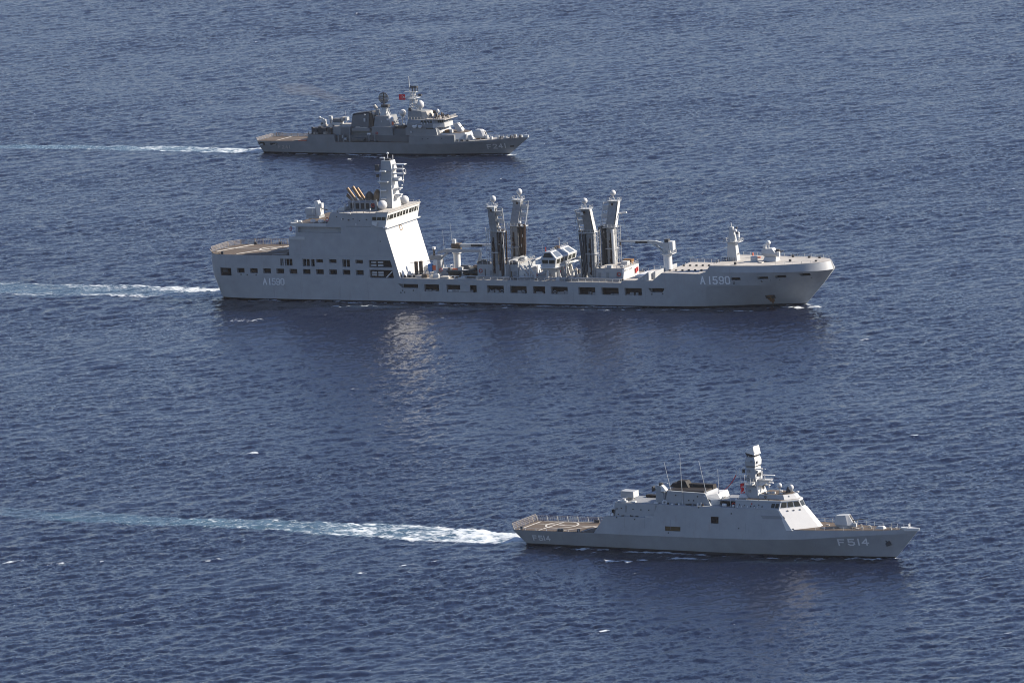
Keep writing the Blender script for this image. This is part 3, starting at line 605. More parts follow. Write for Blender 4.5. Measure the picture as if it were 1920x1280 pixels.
    for (x0,y0),(x1,y1),t,z1 in [((-4,1.5),(26,1.5),.4,15.206),((6.5,-10.8),(17.5,10.5),.45,15.212),((-3.2,-6.5),(2.5,10),.5,15.21),((13.5,1.5),(15.5,1.5),1.0,15.215),((20,-11),(26.5,-6),.4,15.209)]:
        d = Vector((x1-x0,y1-y0,0)).normalized(); e = Vector((-d.y,d.x,0))*t/2; a, b = Vector((x0,y0,15.1)), Vector((x1,y1,15.1)); u = Vector((0,0,z1-15.1))
        mk.hexa([a-e,b-e,b+e,a+e],[a-e+u,b-e+u,b+e+u,a+e+u])
    mk.build('deck_marking', 'mark', fd)
    net([(2.2,11.9,15.05),(-2.2,10.1,15.05),(-4.8,6,15.05),(-4.9,0,15.05),(-4.8,-6,15.05)], S, 1.6, .5, 2.5, .35, .045); net([(-4.8,-6,15.05),(-2.2,-10.1,15.05),(1.0,-11.7,15.05)], S, .9, .9, 2.5, .5, .05)
    net([(26.5,12,15.1),(2.2,12,15.05)][::-1], S, 1.9, .4, 3.0, .6, .03)
    m = MB()
    for x, y in ((1.6,-11.2),(3.0,10.6),(12,11.4),(20,11.5),(25.8,-10.5)): m.box(x-.4,x+.4,y-.3,y+.3,15.15,16.0)
    m.build('deck_fitting', 'dark', S)
    H.deck(67.6,146.1,.25).build('main_deck', 'deckgrey', S); H.deck(147.6,157.5,.2).build('cargo_deck', 'deckgrey', S); H.deck(161.2,175.8,.2).build('raised_deck', 'deckgrey', S); H.deck(178.1,215.4,.1).build('foredeck', 'deckgrey', S); H.deck(30.1,41.4,.3).build('gun_deck', 'tan', S); H.deck(43.0,62.2,.2).build('bridge_deck', 'deckgrey', S)
    rail([(95,-12.05,7.95),(146,-12.05,7.95)], S, 1.0, 2.4, .05, 2); rail([(68,12.05,8.0),(146,12.05,7.95)], S, 1.0, 2.4, .04, 2)
    rail([(180,11.7,14),(190,11.0,14),(200,9.4,14.05),(208,7.0,14.3),(213,4.2,14.4)], S, 1.1, 2.5, .04, 3); rail([(161,11.8,11.4),(176,11.8,11.3)], S, 1.1, 2.5, .05, 3); rail([(148,11.8,8.8),(157.5,11.8,8.8),(161,11.8,11.4)], S, 1.1, 2.5, .05, 2); rail([(176,11.8,11.3),(178.2,11.8,14.0)], S, 1.1, 1.5, .05, 2)
    rail([(200,-9.3,14.05),(208,-7.0,14.3),(213,-4.2,14.4)], S, .9, 3, .03, 1); rail([(178.3,-9,14.05),(178.3,9,14.05)], S, 1.0, 2.2, .04, 2, 'dark')
    m = MB()
    for i in range(7): m.lathe((162.0+2.1*i,-7.5+.3*i,11.35), [(.42,0),(.42,.5),(.2,.55)], 8)
    for i in range(6): m.lathe((162.5+2.1*i,3+.3*i,11.35), [(.42,0),(.42,.5),(.2,.55)], 8)
    m.build('mushroom_vent', 'dark', S)
    m = MB().hexa([(153,-9,8.86),(157.4,-9,8.86),(157.4,9,8.86),(153,9,8.86)],[(157.2,-9,11.4),(157.5,-9,11.4),(157.5,9,11.4),(157.2,9,11.4)]); m.build('ramp', 'pale', S)
    m = MB()
    for i in range(8): m.box(152.4+.5*i,152.8+.5*i,-11.7,-9.2,8.86,9.4+.3*i)
    m.build('stairway', 'pale', S)
    MB().box(149,152,-6,4,8.86,9.5).build('cargo_hatch', 'white', S)
    # bow mast
    bm = MB().rings([[(179.6,-1.5,14.05),(183.2,-1.4,14.05),(183.2,1.4,14.05),(179.6,1.5,14.05)],[(180.0,-1.1,20),(182.6,-1.0,20),(182.6,1.0,20),(180,1.1,20)],[(180.7,-.5,25),(181.7,-.5,25),(181.7,.5,25),(180.7,.5,25)]]).build('bow_mast', 'pale', S)
    MB().box(178.9,184.2,-2.0,2.0,20.1,20.3).build('platform', 'pale', bm); rail([(178.9,-2,20.3),(184.2,-2,20.3),(184.2,2,20.3),(178.9,2,20.3),(178.9,-2,20.3)], bm, 1.0, 1.5, .05, 2)
    m = MB().sphere((182.6,-.3,23.8),.55); m.box(183,183.8,-.6,.4,21.6,22.6); m.sphere((183.4,.2,22.9),.45); m.tube((181.2,0,25),(181.0,0,26.4),.12); m.build('navigation_light', 'white', bm)
    m = MB().box(182.9,183.4,-.4,.2,22.7,23.3); m.box(182.5,182.9,.3,.9,24.3,24.9); m.box(183.25,183.3,-.25,.25,16.0,16.5); m.build('lamp_housing', 'dark', bm)
    m = MB()
    for i in range(6): m.tube((178.6+.8*i,-2.2,14.1),(178.6+.8*i,-2.2,15.3),.1)
    m.build('stanchion', 'dark', S)
    MB().tube((185.5,6.5,14.1),(185.5,6.5,15.6),.25).build('hose_post', 'orange', S); MB().tube((186.5,5.5,14.3),(188.6,5.5,14.3),.2).build('hose_reel', 'orange', S); whip(S,(190.6,6.8,14.1),(190.6,6.8,17.6),.06)
    MB().lathe((189.2,-1.5,14.05),[(1.15,0),(1.15,1.55),(.9,1.7)],16).build('vent_trunk', 'pale', S, True)
    MB().box(192.2,193.5,-5.5,6.5,14.06,14.4).build('gun_platform', 'deckgrey', S)
    gb = MB().frust(192.3,197.0,-1.9,1.9,14.1,192.9,196.6,-1.5,1.5,15.5).build('gun_pedestal', 'pale', S)
    gt = MB().rings([[(192.7,-1.3,15.55),(196.6,-1.3,15.55),(196.6,1.3,15.55),(192.7,1.3,15.55)],[(191.9,-1.7,16.7),(197.0,-1.7,16.5),(197.0,1.7,16.5),(191.9,1.7,16.7)],[(192.0,-1.4,18.0),(195.4,-1.3,18.3),(195.4,1.3,18.3),(192,1.4,18)]]).build('gun_turret', 'pale', S)
    m = MB().sphere((193.9,-.2,20.0),.75); m.tube((193.9,-.2,18.2),(193.9,-.2,19.4),.3); m.box(192.2,193.0,-.9,.2,18.1,19.4); m.build('radar', 'white', gt, True)
    m = MB().tube((196.9,.2,17.1),(199.0,.2,17.3),.2); m.box(196.5,197.6,-.5,.8,16.4,17.9); m.build('barrel', 'dark', gt); MB().box(197.0,198.0,-1.3,-.5,15.6,17.2).build('ammunition_box', 'white', gt)
    m = MB()
    for x, y in ((211.2,-2.5),(205.5,5.8),(209.5,4.8),(186,-9.6),(199,7.8),(202,-2)): m.box(x-.35,x+.35,y-.3,y+.3,14.2,15.0)
    m.build('deck_fitting', 'dark', S)
    # ------------ superstructure front and bridge
    fr = [(67.2,-12.2,8.15),(67.2,12.2,8.15),(62.47,12.2,24.9),(62.47,-12.2,24.9)]
    f = MB().slab(sub(fr,.002,.998,.0,.999), .06).build('sunlit_front_wall', 'white', S); m = MB()  # same grey paint as the hull; white slab paints it as sunlit
    for u in (.09,.25,.35,.44,.60,.70,.79,.91): m.slab(sub(fr,u,u+.014,.66,.69), .10)
    for u in (.18,.24,.36,.47,.58): m.slab(sub(fr,u,u+.014,.48,.495), .09)
    m.build('porthole', paint_dark, f)
    N = 18; cu, cv = .46, .905; m = MB(); m2 = MB(); P = lambda u, v, o: Vector(sub(fr,u,u+.001,v,v+.001)[0])+Vector((.96,0,.27))*o
    ring = lambda r_, o: [P(cu+r_*.046*math.cos(2*math.pi*i/N), cv+r_*.060*math.sin(2*math.pi*i/N), o) for i in range(N)]
    m.rings([ring(1,.02), ring(1,.16), ring(.68,.16), ring(.68,.02)], cap=False); m.build('ship_badge', 'gold', f); m2.rings([ring(.68,.03), ring(.68,.10)]); m2.build('badge_field', 'white', f)
    m = MB(); m.rings([[Vector(a)+Vector((0,0,0)) for a in ring(.3,.03)], ring(.3,.13)]); m.build('badge_emblem', 'blue', f)
    MB().slab(sub(fr,.025,.075,.004,.11), .1).build('door', 'black', f)
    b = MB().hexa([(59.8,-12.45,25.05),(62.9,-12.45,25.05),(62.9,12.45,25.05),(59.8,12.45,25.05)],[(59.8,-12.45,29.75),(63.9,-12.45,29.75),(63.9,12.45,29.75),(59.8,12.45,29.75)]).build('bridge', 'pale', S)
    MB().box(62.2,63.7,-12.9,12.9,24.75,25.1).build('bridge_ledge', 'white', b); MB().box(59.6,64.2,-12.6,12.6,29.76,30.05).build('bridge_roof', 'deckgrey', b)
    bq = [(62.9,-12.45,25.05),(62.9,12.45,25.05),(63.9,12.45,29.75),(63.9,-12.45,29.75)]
    MB().slab(sub(bq,0,1,0,1), .03).build('sunlit_bridge_front', 'white', b); bq2 = [Vector(a)+Vector((.05,0,0)) for a in bq]  # bridge front whitened by a slab, sunlight put into the colour
    for u0, u1, mt in ((.02,.06,0),(.08,.20,0),(.22,.29,0),(.315,.395,0),(.415,.475,1),(.50,.57,1),(.595,.655,1),(.69,.765,0),(.78,.83,0),(.85,.92,0),(.945,.97,0)): MB().slab(sub(bq2,u0,u1,.50,.82), .03).build('window', 'glass', b)
    sqd = [(52,-12.2,25.05),(62.9,-12.47,25.05),(63.7,-12.47,29.7),(52,-12.2,29.7)]
    for u0, u1 in ((.55,.68),(.705,.83),(.85,.975)): MB().slab(sub(sqd,u0,u1,.50,.72), .1).build('window', 'glass', b)
    MB().slab(sub(sqd,.54,.98,.76,.80), .12).build('window_hood', 'pale', b)
    rail([(43,-11.9,29.6),(62,-11.9,29.7)], S, .5, 2.5, .05, 1, 'tan'); rail([(64,-12.3,30.05),(64,12.3,30.05)], S, .7, 2.5, .03, 2); rail([(43,11.9,29.6),(62,11.9,29.7)], S, 1.0, 2.5, .04, 2)
    # ------------ main mast
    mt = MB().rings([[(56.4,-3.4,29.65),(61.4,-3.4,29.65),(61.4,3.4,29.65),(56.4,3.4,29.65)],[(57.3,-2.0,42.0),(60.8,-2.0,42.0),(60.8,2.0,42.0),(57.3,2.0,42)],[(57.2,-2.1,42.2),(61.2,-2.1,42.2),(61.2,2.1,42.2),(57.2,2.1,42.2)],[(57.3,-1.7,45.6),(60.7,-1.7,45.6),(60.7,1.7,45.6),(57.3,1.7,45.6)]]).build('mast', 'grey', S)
    MB().slab([(61.42,-3.4,29.7),(61.42,3.4,29.7),(60.82,2.0,42),(60.82,-2.0,42)], .04).build('sunlit_mast_front', 'white', mt); MB().slab([(61.22,-2.1,42.2),(61.22,2.1,42.2),(60.72,1.7,45.6),(60.72,-1.7,45.6)], .04).build('sunlit_mast_front', 'white', mt)  # forward faces of the grey mast painted white as if sunlit
    m = MB()
    for z, w_ in ((38.6,3.6),(42.1,2.2),(35.7,1.9),(33.0,1.9)): m.box(58.4-w_/2,58.4+w_/2,-3.6,-2.0,z,z+.4)
    for z, x1 in ((38.7,64.2),(41.0,65.0),(44.2,65.4),(36.2,63.6),(34.1,63.6),(42.6,64.6)): m.frust(60.6,x1,-.9,.9,z,60.6,x1,-.7,.7,z+.3)
    m.box(61.2,63.2,-1.2,1.2,39.0,39.9); m.box(61.2,62.6,-1.2,1.2,35.6,36.3); m.box(61.4,62.8,-1.2,1.2,33.2,34.0); m.box(55.4,57.4,-3.3,-.5,42.2,42.4); m.build('yard', 'white', mt)
    m = MB()
    for x, y, a, c in ((64.6,-.5,41.6,44),(65.2,.3,41.2,42.6),(64.3,0,38.2,39.6),(59.0,0,45.6,47.7),(58.2,-1,45.6,46.8),(60.4,1,45.6,47.2),(57.0,-2.9,38,40.4),(57.2,-2.9,33.2,36.2),(64.2,.4,39.5,41.8)): m.tube((x,y,a),(x,y,c),.13,n=6)
    m.sphere((59.0,0,47.9),.4); m.sphere((64.8,-.4,41.4),.38); m.box(56.6,58,-1.2,0,46.3,46.55); m.sphere((64.2,0,39.0),.35); m.sphere((63.7,0,37.3),.3); m.build('mast_antenna', 'white', mt)
    m = MB().box(55.6,56.9,-3.2,-2.2,42.4,44.5); m.box(55.9,56.7,-3,-2.2,40.2,41.2); m.box(58,60,-.8,.8,45.65,46.2); m.build('sensor', 'dark', mt)
    radome(S, (59.1,-6.0,31.5), 1.6, .4, 1.0, .35); radome(S, (61.5,6.0,31.5), 1.5, .4, 1.0, .35)
    # ------------ funnel block
    fh = MB().box(46.5,57.0,-5.8,5.8,29.7,32.4).build('funnel_house', 'recess', S)
    for i in range(5): MB().box(47.3+1.9*i,48.5+1.9*i,-5.9,-5.78,30.1,32.0).build('louvre', 'black', fh)
    m = MB()
    for a, c, r_ in (((48.6,-3.2,32.0),(45.2,-3.2,36.6),.50),((49.9,-2.2,32.0),(46.6,-2.0,36.9),.55),((50.6,-.8,32.0),(47.6,-.6,36.2),.5),((47.6,-3.6,32.0),(45.0,-3.6,34.2),.32),((47.0,-2.6,32.0),(44.8,-2.6,34.6),.3)): m.tube(a,c,r_,r_,12)
    m.build('exhaust_pipe', 'gold', fh, True)
    m = MB().lathe((52.4,-1.6,32.4),[(1.5,0),(1.5,1.0),(1.1,2.2),(.4,2.9)],14); m.build('exhaust_cowl', 'tan', fh, True); m = MB().lathe((55.4,-1.6,32.4),[(1.45,0),(1.45,1.6),(1.2,2.6),(.6,3.4),(.1,3.6)],14); m.sphere((55.5,-1.9,35.5),.7); m.build('exhaust_dome', 'gold', fh, True)
    MB().hexa([(50.5,-2.2,32.4),(52.2,-2.2,32.4),(52.2,-1.2,32.4),(50.5,-1.2,32.4)],[(52.2,-2.2,35.2),(52.5,-2.2,35.2),(52.5,-1.2,35.2),(52.2,-1.2,35.2)]).build('uptake_flap', 'black', fh)
    lifering(S,(55.6,-6.0,31.3),(0,1,0),.5); rail([(46.5,-5.8,32.4),(57,-5.8,32.4)], fh, .9, 2.0, .05, 2)
    m = MB().box(45.3,46.0,-7.0,-6.3,29.6,32.0); m.tube((45.2,-7,32.2),(44.6,-7,33.0),.25); m.tube((49.5,-8.5,29.6),(49.5,-8.5,33.4),.12); m.lathe((49.8,-12.3,29.2),[(.7,0),(.8,.4),(.3,.6)],10); m.hexa([(42.9,-8,29.65),(46,-8,29.65),(46,0,29.65),(42.9,0,29.65)],[(44.6,-8,30.9),(46,-8,30.9),(46,0,30.9),(44.6,0,30.9)]); m.build('deck_fitting', 'pale', S)
    # ------------ aft gun platform
    MB().box(27.9,41.0,-12.3,-7.5,25.05,26.0).build('gun_platform', 'pale', S); MB().box(27.3,33,-12.4,-9,20.5,21.45).build('stern_platform', 'pale', S)
    cw = MB().box(28.8,33.6,-2.0,2.2,26.05,27.0).build('close_in_gun', 'grey', S)
    MB().hexa([(28.6,-1.8,27.2),(32.2,-1.8,27.2),(32.2,1.8,27.2),(28.6,1.8,27.2)],[(28.2,-1.5,29.3),(32,-1.5,29.3),(32,1.5,29.3),(28.2,1.5,29.3)]).build('ammunition_drum', 'grey', cw)
    m = MB().box(31.9,33.8,-1.2,1.2,27.05,30.0); m.hexa([(31.9,-1.2,30),(33.4,-1.2,30),(33.4,1,30),(31.9,1,30)],[(31.4,-1.0,31.6),(32.8,-1.0,31.9),(32.8,.8,31.9),(31.4,.8,31.6)]); m.box(33.2,34.2,-.9,.6,29.6,31); m.build('gun_mount', 'white', cw); MB().tube((33.5,-.2,29.2),(36,-.2,28.7),.16).build('barrel', 'dark', cw)
    lifering(S,(27.4,-11.0,23.9),(1,0,0),.7); lifering(S,(41.6,-12.15,27.4),(0,1,0),.55); whip(S,(36.2,-12,24.5),(36.2,-12,31.3),.07)
    m = MB()
    for x, y, s_ in ((29,-10.2,.5),(31,-11,.5),(35,-9.5,.7),(38.5,-10.8,.8),(40,-8.5,.6)): m.box(x-s_,x+s_,y-.5,y+.5,26.03,26.03+s_*1.2)
    m.build('deck_locker', 'white', S); rail([(28.2,-12.2,26.0),(40.8,-12.2,26.0)], S, .9, 2.0, .035, 2)
    # ------------ replenishment posts
    def post(x, sd_, dx, hw=1.15, out=9.4, name='replenishment_mast'):
        y0 = 6.0*sd_; E = MB().rings([[(x-hw,y0-1.1,8.0),(x+hw,y0-1.1,8.0),(x+hw,y0+1.1,8.0),(x-hw,y0+1.1,8.0)],[(x-hw,y0-1.05,23.2),(x+hw,y0-1.05,23.2),(x+hw,y0+1.05,23.2),(x-hw,y0+1.05,23.2)]]).build(name, 'postgrey', S)
        yh = out*sd_; yy = lambda t: y0+(yh-y0)*t
        hd = MB().rings([[(x-hw-.3*(dx<0),yy(t)-a,z),(x+hw+.3*(dx>0),yy(t)-a,z),(x+hw+.3*(dx>0),yy(t)+a,z),(x-hw-.3*(dx<0),yy(t)+a,z)] for z,t,a in ((23.22,0,1.15),(25.0,.18,1.1),(29.8,.85,1.0),(31.6,1,1.0))]).build('mast_head', 'postgrey', E)
        side = x+dx*hw; m = MB()
        for k in range(7):
            t = k/6; z = 24.0+t*7.0; m.tube((side,yy(t),z),(side+dx*2.6,yy(t)+.2,z),.17,n=5)
        for o_ in (.4,2.6): m.tube((side+dx*o_,yy(0),23.6),(side+dx*o_,yy(1),31.2),.2,n=5)
        m.box(min(side,side+dx*2.8),max(side,side+dx*2.8),min(y0,yy(.3))-1,max(y0,yy(.3))+1,23.2,23.45); m.box(min(side,side+dx*2.4),max(side,side+dx*2.4),yy(.5)-.35,yy(.5)+.35,26.4,27.6); m.box(min(side,side+dx*2.4),max(side,side+dx*2.4),yy(.8)-.35,yy(.8)+.35,28.8,30.2); m.build('hose_saddle', 'pale', E)
        MB().slab([(x+hw+.32,y0-1.0,23.5),(x+hw+.32,y0+1.0,23.5),(x+hw+.32,yh+.9,31.4),(x+hw+.32,yh-.9,31.4)], .05).build('head_plate', 'white', E) if dx < 0 else None  # white forward face paints the sun on the grey mast head
        m = MB(); random.seed(int(x)+(5 if sd_ > 0 else 0))
        for k in range(15):
            xx = side+dx*(.30+.19*k); ya_ = y0+random.uniform(-1.3,1.0); zt_ = 23.6+random.uniform(-.6,.6); zb = 8.3+random.uniform(0,2.2); xb = xx-dx*random.uniform(0,.9)*k/10
            m.path([(xx,ya_,zt_),((xx*2+xb)/3,ya_+.15*random.uniform(-1,1),(zt_*2+zb)/3),((xx+xb*2)/3,ya_+.2*random.uniform(-1,1),(zt_+zb*2)/3),(xb,ya_,zb)],.20+.07*random.random(),6)
        m.build('replenishment_hose', 'hose' if dx > 0 else 'rubber', E)
        m = MB()
        for k in range(5):
            xx = side+dx*(.6+.55*k); m.tube((xx,yh-.3,31.0),(xx-dx*.5,y0-1.2,8.3),.045,n=4)
        for z in (10,13,16.5,19.5,22): m.box(x-hw-.12,x+hw+.12,y0-1.2,y0+1.2,z,z+.35)
        m.tube((x-dx*.6,y0-1.35,8.2),(x-dx*.6,y0-1.35,23),.16,n=6); m.build('mast_rigging', 'recess', E)
        m = MB()
        for k in range(3):
            xx = side+dx*random.uniform(.4,2.6); zz = random.uniform(10,22); m.box(xx-.12,xx+.12,y0-1.75,y0-1.5,zz,zz+random.uniform(.4,1.3))
        m.build('hose_clamp', 'deckgrey', E)
        m = MB(); ox = x-dx*(hw+1.5); oy = y0-.3
        for o_ in (-.45,.45): m.tube((ox+o_,oy,12),(ox+o_,oy,24.5),.08,n=4)
        for k in range(26): m.tube((ox-.45,oy,12+.48*k),(ox+.45,oy,12+.48*k),.05,n=3)
        for z in (13.5,16,18.8,21.6,24.0): m.box(min(ox,x),max(ox,x),oy-.1,oy+.1,z,z+.12)
        m.build('ladder', 'pale', E)
        m = MB()
        for z, e in ((31.65,.5),(23.5,.6),(16.4,.5)):
            yc = yh if z > 30 else y0; m.box(x-hw-e,x+hw+e,yc-1.1-e,yc+1.1+e,z-.08,z+.1)
        m.box(x-hw-.7,x-hw,yh-.8,yh+.8,31.0,31.6); m.build('platform', 'pale', E)
        rail([(x-hw-.5,yh-1.5,31.75),(x+hw+.5,yh-1.5,31.75),(x+hw+.5,yh+1.5,31.75),(x-hw-.5,yh+1.5,31.75),(x-hw-.5,yh-1.5,31.75)], E, .9, 1.2, .04, 2)
        rail([(x-hw-.6,y0-1.7,23.6),(x+hw+.6,y0-1.7,23.6)], E, .9, 1.2, .04, 2)
        m = MB()
        m.box(x-.15,x+.2,y0-1.3,y0-1.08,9.5,21.5)
        for z in (9.8,12.1,13.9,17.0,18.4): m.box(x-.35+.2*math.sin(z),x+.3+.3*math.sin(z*3),y0-1.5,y0-1.3,z,z+random.uniform(.4,1.8))
        m.box(x+dx*.3-.3,x+dx*.3+.3,yh-1.4,yh-.9,30.2,31.0); m.build('winch_block', 'hose', E)
        m = MB().box(x+.2*dx,x+1.6*dx,yh-1.2,yh-.9,30.3,31.6) if dx > 0 else MB().box(x-1.6,x-.6,yh-1.3,yh-.9,29.6,30.6); m.sphere((x+dx*(hw+.9),y0-.6,24.6),.5); m.build('floodlight', 'white', E)
        radome(E, (x+.7*dx*(1 if dx > 0 else .6),yh,34.2), .95, .9, 1.15 if dx > 0 else 1.0, .16)
        return E
    post(99.4,-1,1,1.1,7.4); post(101.2,1,1,1.25); post(134.0,-1,-1,1.25,9.0); e2 = post(136.0,1,-1,1.3)
    MB().tube((137.5,8.5,27.6),(140.6,8.5,28.0),.28,n=8).build('floodlight_arm', 'white', e2); MB().tube((137.4,4.2,8.2),(137.0,4.4,23),.55,n=10).build('riser_pipe', 'white', e2, True)
    MB().tube((103.4,-7.5,8),(103.0,-7.5,23),.12,n=6).build('guide_pole', 'white', S)
    # ------------ deck houses
    d1 = MB().box(93.0,107.6,-7,7,8.0,12.4).build('deckhouse', 'grey', S); MB().box(93.1,107.5,-6.9,6.9,12.42,12.5).build('roof_deck', 'deckgrey', d1)
    lifering(S,(94.2,-7.1,10.3),(0,1,0),.55); m = MB()
    for x, z in ((97.5,8.6),(104,8.6),(99.6,10.2),(106.2,8.6)): m.slab([(x,-7,z),(x+.9,-7,z),(x+.9,-7,z+1.8),(x,-7,z+1.8)], .06)
    m.build('door', 'recess', d1); m = MB()
    for x, s_ in ((93.5,.6),(95.2,.8),(96.6,.5),(104.5,.7),(106.4,.6)): m.box(x-s_,x+s_,-6.6,-5.4,12.5,12.5+s_*1.7)
    m.build('roof_locker', 'dark', d1); m = MB()
    for x, y, s_ in ((98,-2,.9),(102.5,3,.8),(105,-4,1),(105.5,2,1.1),(107,-6,.5),(96,5,.9)): m.box(x-s_,x+s_,y-s_,y+s_,12.5,12.5+s_*1.2)
    m.build('winch_housing', 'pale', S); rail([(93,-6.9,12.5),(107.5,-6.9,12.5),(107.5,6.9,12.5)], d1, 1.0, 1.8, .05, 2)
    MB().box(107.7,109.6,-6.5,6.5,8.0,10.6).build('machinery_house', 'white', S); m = MB()
    for o_ in (0,1.6,3.0): m.hexa([(108.2+o_,-7.4,12.3),(108.7+o_,-7.4,12.3),(108.7+o_,-6.9,12.3),(108.2+o_,-6.9,12.3)],[(111.2+o_,-7.4,8.2),(111.7+o_,-7.4,8.2),(111.7+o_,-6.9,8.2),(111.2+o_,-6.9,8.2)])
    for k in range(9): m.box(108.3+.36*k,108.6+.36*k,-7.3,-5.5,12.0-.45*k,12.1-.45*k)
    m.build('stairway', 'pale', S); MB().box(109.8,114.2,-7.0,-1,8.0,9.0).build('deck_tank', 'deckgrey', S); m = MB().box(112.6,113.6,3,4,8,12.6); m.build('fire_station', 'white', S); MB().box(113.62,113.72,3.1,3.9,9.6,10.8).build('fire_box', 'orange', S)
    m = MB().box(114.4,119.2,-8.2,-2,8.0,9.7); m.build('hose_rack', 'recess', S); lifering(S,(114.6,-8.3,9.4),(0,1,0),.45); rail([(109.8,-8.2,8.0),(119,-8.2,8.0)], S, 1.1, 1.6, .05, 2)
    # control cabin across the deck
    ct = MB().hexa([(116.6,-6.6,8),(120.9,-6.6,8),(120.9,6.6,8),(116.6,6.6,8)],[(116.6,-7,11.9),(121.0,-7,11.9),(121,7,11.9),(116.6,7,11.9)]).build('control_tower', 'pale', S); m = MB()
    for y in (-5.2,-1.5,1.8,4.8): m.hexa([(121,y-.2,8),(122.4,y-.2,8),(122.4,y+.2,8),(121,y+.2,8)],[(121,y-.2,11.8),(121.4,y-.2,11.8),(121.4,y+.2,11.8),(121,y+.2,11.8)])
    m.build('buttress', 'white', ct); m = MB().box(121.02,121.5,-4.4,-3.6,9.4,10.4); m.box(121.02,121.5,-1.0,-.3,9.6,10.9); m.build('fire_box', 'red', ct)
    cb = MB().hexa([(117.0,-8.2,12.0),(121.6,-8.2,12.0),(121.6,8.2,12.0),(117.0,8.2,12.0)],[(116.7,-8.4,14.9),(122.1,-8.4,14.9),(122.1,8.4,14.9),(116.7,8.4,14.9)]).build('control_cabin', 'pale', ct)
    MB().box(116.4,122.6,-8.7,8.7,11.75,11.98).build('cabin_ledge', 'white', ct)
    rf = MB().hexa([(116.6,-8.5,14.92),(122.2,-8.5,14.92),(122.2,8.5,14.92),(116.6,8.5,14.92)],[(117.6,-7.4,16.9),(119.6,-7.2,17.0),(119.6,7.2,17.0),(117.6,7.4,16.9)]).build('cabin_roof', 'pale', ct)
    window_row([(121.62,-8.2,12.0),(121.62,8.2,12.0),(122.12,8.4,14.9),(122.12,-8.4,14.9)], 5, ct, .22, .38, .86)
    window_row([(117.0,-8.22,12.0),(121.6,-8.22,12.0),(122.1,-8.42,14.9),(116.7,-8.42,14.9)], 2, ct, .15, .42, .85); window_row([(122.2,-8.5,14.92),(122.2,8.5,14.92),(119.6,7.2,17.0),(119.6,-7.2,17.0)], 3, ct, .25, .12, .85, name='skylight', mat='blueglass')
    window_row([(116.6,-8.5,14.92),(122.2,-8.5,14.92),(119.6,-7.2,17.0),(117.6,-7.4,16.9)], 1, ct, .2, .12, .85, name='skylight', mat='glass')
    radome(S, (119.0,1.5,20.4), .5, 2.9, 1.0, .12); whip(S,(117.2,-7.5,16.8),(117.0,-7.5,19.4),.05); rail([(117.6,-7,17),(119.6,-7,17),(119.6,7,17)], ct, .9, 1.5, .04, 2); MB().box(118.3,119.3,-1,1.2,17,17.8).build('roof_fitting', 'rust', ct); MB().tube((117.8,-6.8,17),(117.8,-6.8,18.4),.2).build('roof_lamp', 'red', ct)
    # second deckhouse
    d2 = MB().box(135.0,144.8,-6.6,6.6,8.0,11.5).build('deckhouse', 'grey', S); MB().box(135.1,144.7,-6.5,6.5,11.52,11.6).build('roof_deck', 'deckgrey', d2); MB().slab([(144.81,-6.6,8),(144.81,6.6,8),(144.81,6.6,11.5),(144.81,-6.6,11.5)], .04).build('sunlit_house_front', 'white', d2)  # white slab on the forward face paints the grey house as sunlit
    m = MB()
    for i, y in enumerate((-5.4,-4.3,-3.2,-1.6,-.6,.5)): m.slab([(144.86,y,10.5+.15*(i%2)),(144.86,y+.55,10.5),(144.86,y+.55,11.1),(144.86,y,11.1)], .06)
    m.build('hose_outlet', 'recess', d2); m = MB().box(144.87,145.3,3.2,3.9,8.8,10.4); m.box(144.87,145.3,4.6,5.3,9.2,10.6); m.build('fire_box', 'red', d2); lifering(S,(143.6,-6.8,9.9),(0,1,0),.6)
    m = MB()
    for x in (136.2,139.0,142.6): m.slab([(x,-6.6,8.3),(x+1.0,-6.6,8.3),(x+1.0,-6.6,10.3),(x,-6.6,10.3)], .06)
    m.build('door', 'recess', d2); m = MB()
    for x, y, s_ in ((139.5,-4.5,.8),(142,2.5,1.1),(140.8,4.5,.8),(143.2,-3,.6)): m.box(x-s_,x+s_,y-s_,y+s_,11.6,11.6+s_*1.1)
    m.build('winch_housing', 'pale', S); MB().box(140.4,143.5,4,6.2,11.6,13.1).build('cargo_crate', 'rust', S); rail([(135,-6.5,11.6),(144.7,-6.5,11.6),(144.7,6.5,11.6)], d2, 1.0, 1.8, .05, 2); MB().tube((136.4,-5.6,11.6),(136.4,-5.6,13.2),.3).build('vent_post', 'tan', S)
    m = MB()
    for x in (127.5,128.6,129.6,125.4): m.box(x,x+.7,-4,-1,8,9.0+random.random()*1.6)
    m.build('deck_locker', 'pale', S); m = MB()
    for x in (123.8,125.8): m.box(x,x+1.2,-9,-7,8,8.7)
    m.build('deck_tank', 'deckgrey', S)
    # pipes, valves, posts and lockers over the main deck
    random.seed(29)
    for y, z, r_ in ((-10.6,8.55,.22),(-9.9,8.9,.16),(-8.9,8.5,.28),(8.6,8.6,.25)): MB().tube((82 if y > -10 else 95,y,z),(146,y,z),r_,n=6).build('deck_pipe', random.choice(('pale','tan','recess')), S)
    for k in range(46):
        x = random.choice((random.uniform(84,98), random.uniform(103,133), random.uniform(103,131))); y = random.uniform(-11,-7.4) if k % 3 else random.uniform(-4,9); hh = random.uniform(.5,1.6) if k % 4 else random.uniform(1.6,3.4); w_ = random.uniform(.2,.7) if hh < 1.6 else random.uniform(.12,.3)
        MB().frust(x-w_,x+w_,y-w_,y+w_,8.03,x-w_*.8,x+w_*.8,y-w_*.8,y+w_*.8,8.03+hh).build('deck_valve' if hh < 1.6 else 'deck_post', random.choice(('pale','tan','dark','recess','rubber','deckgrey')), S)
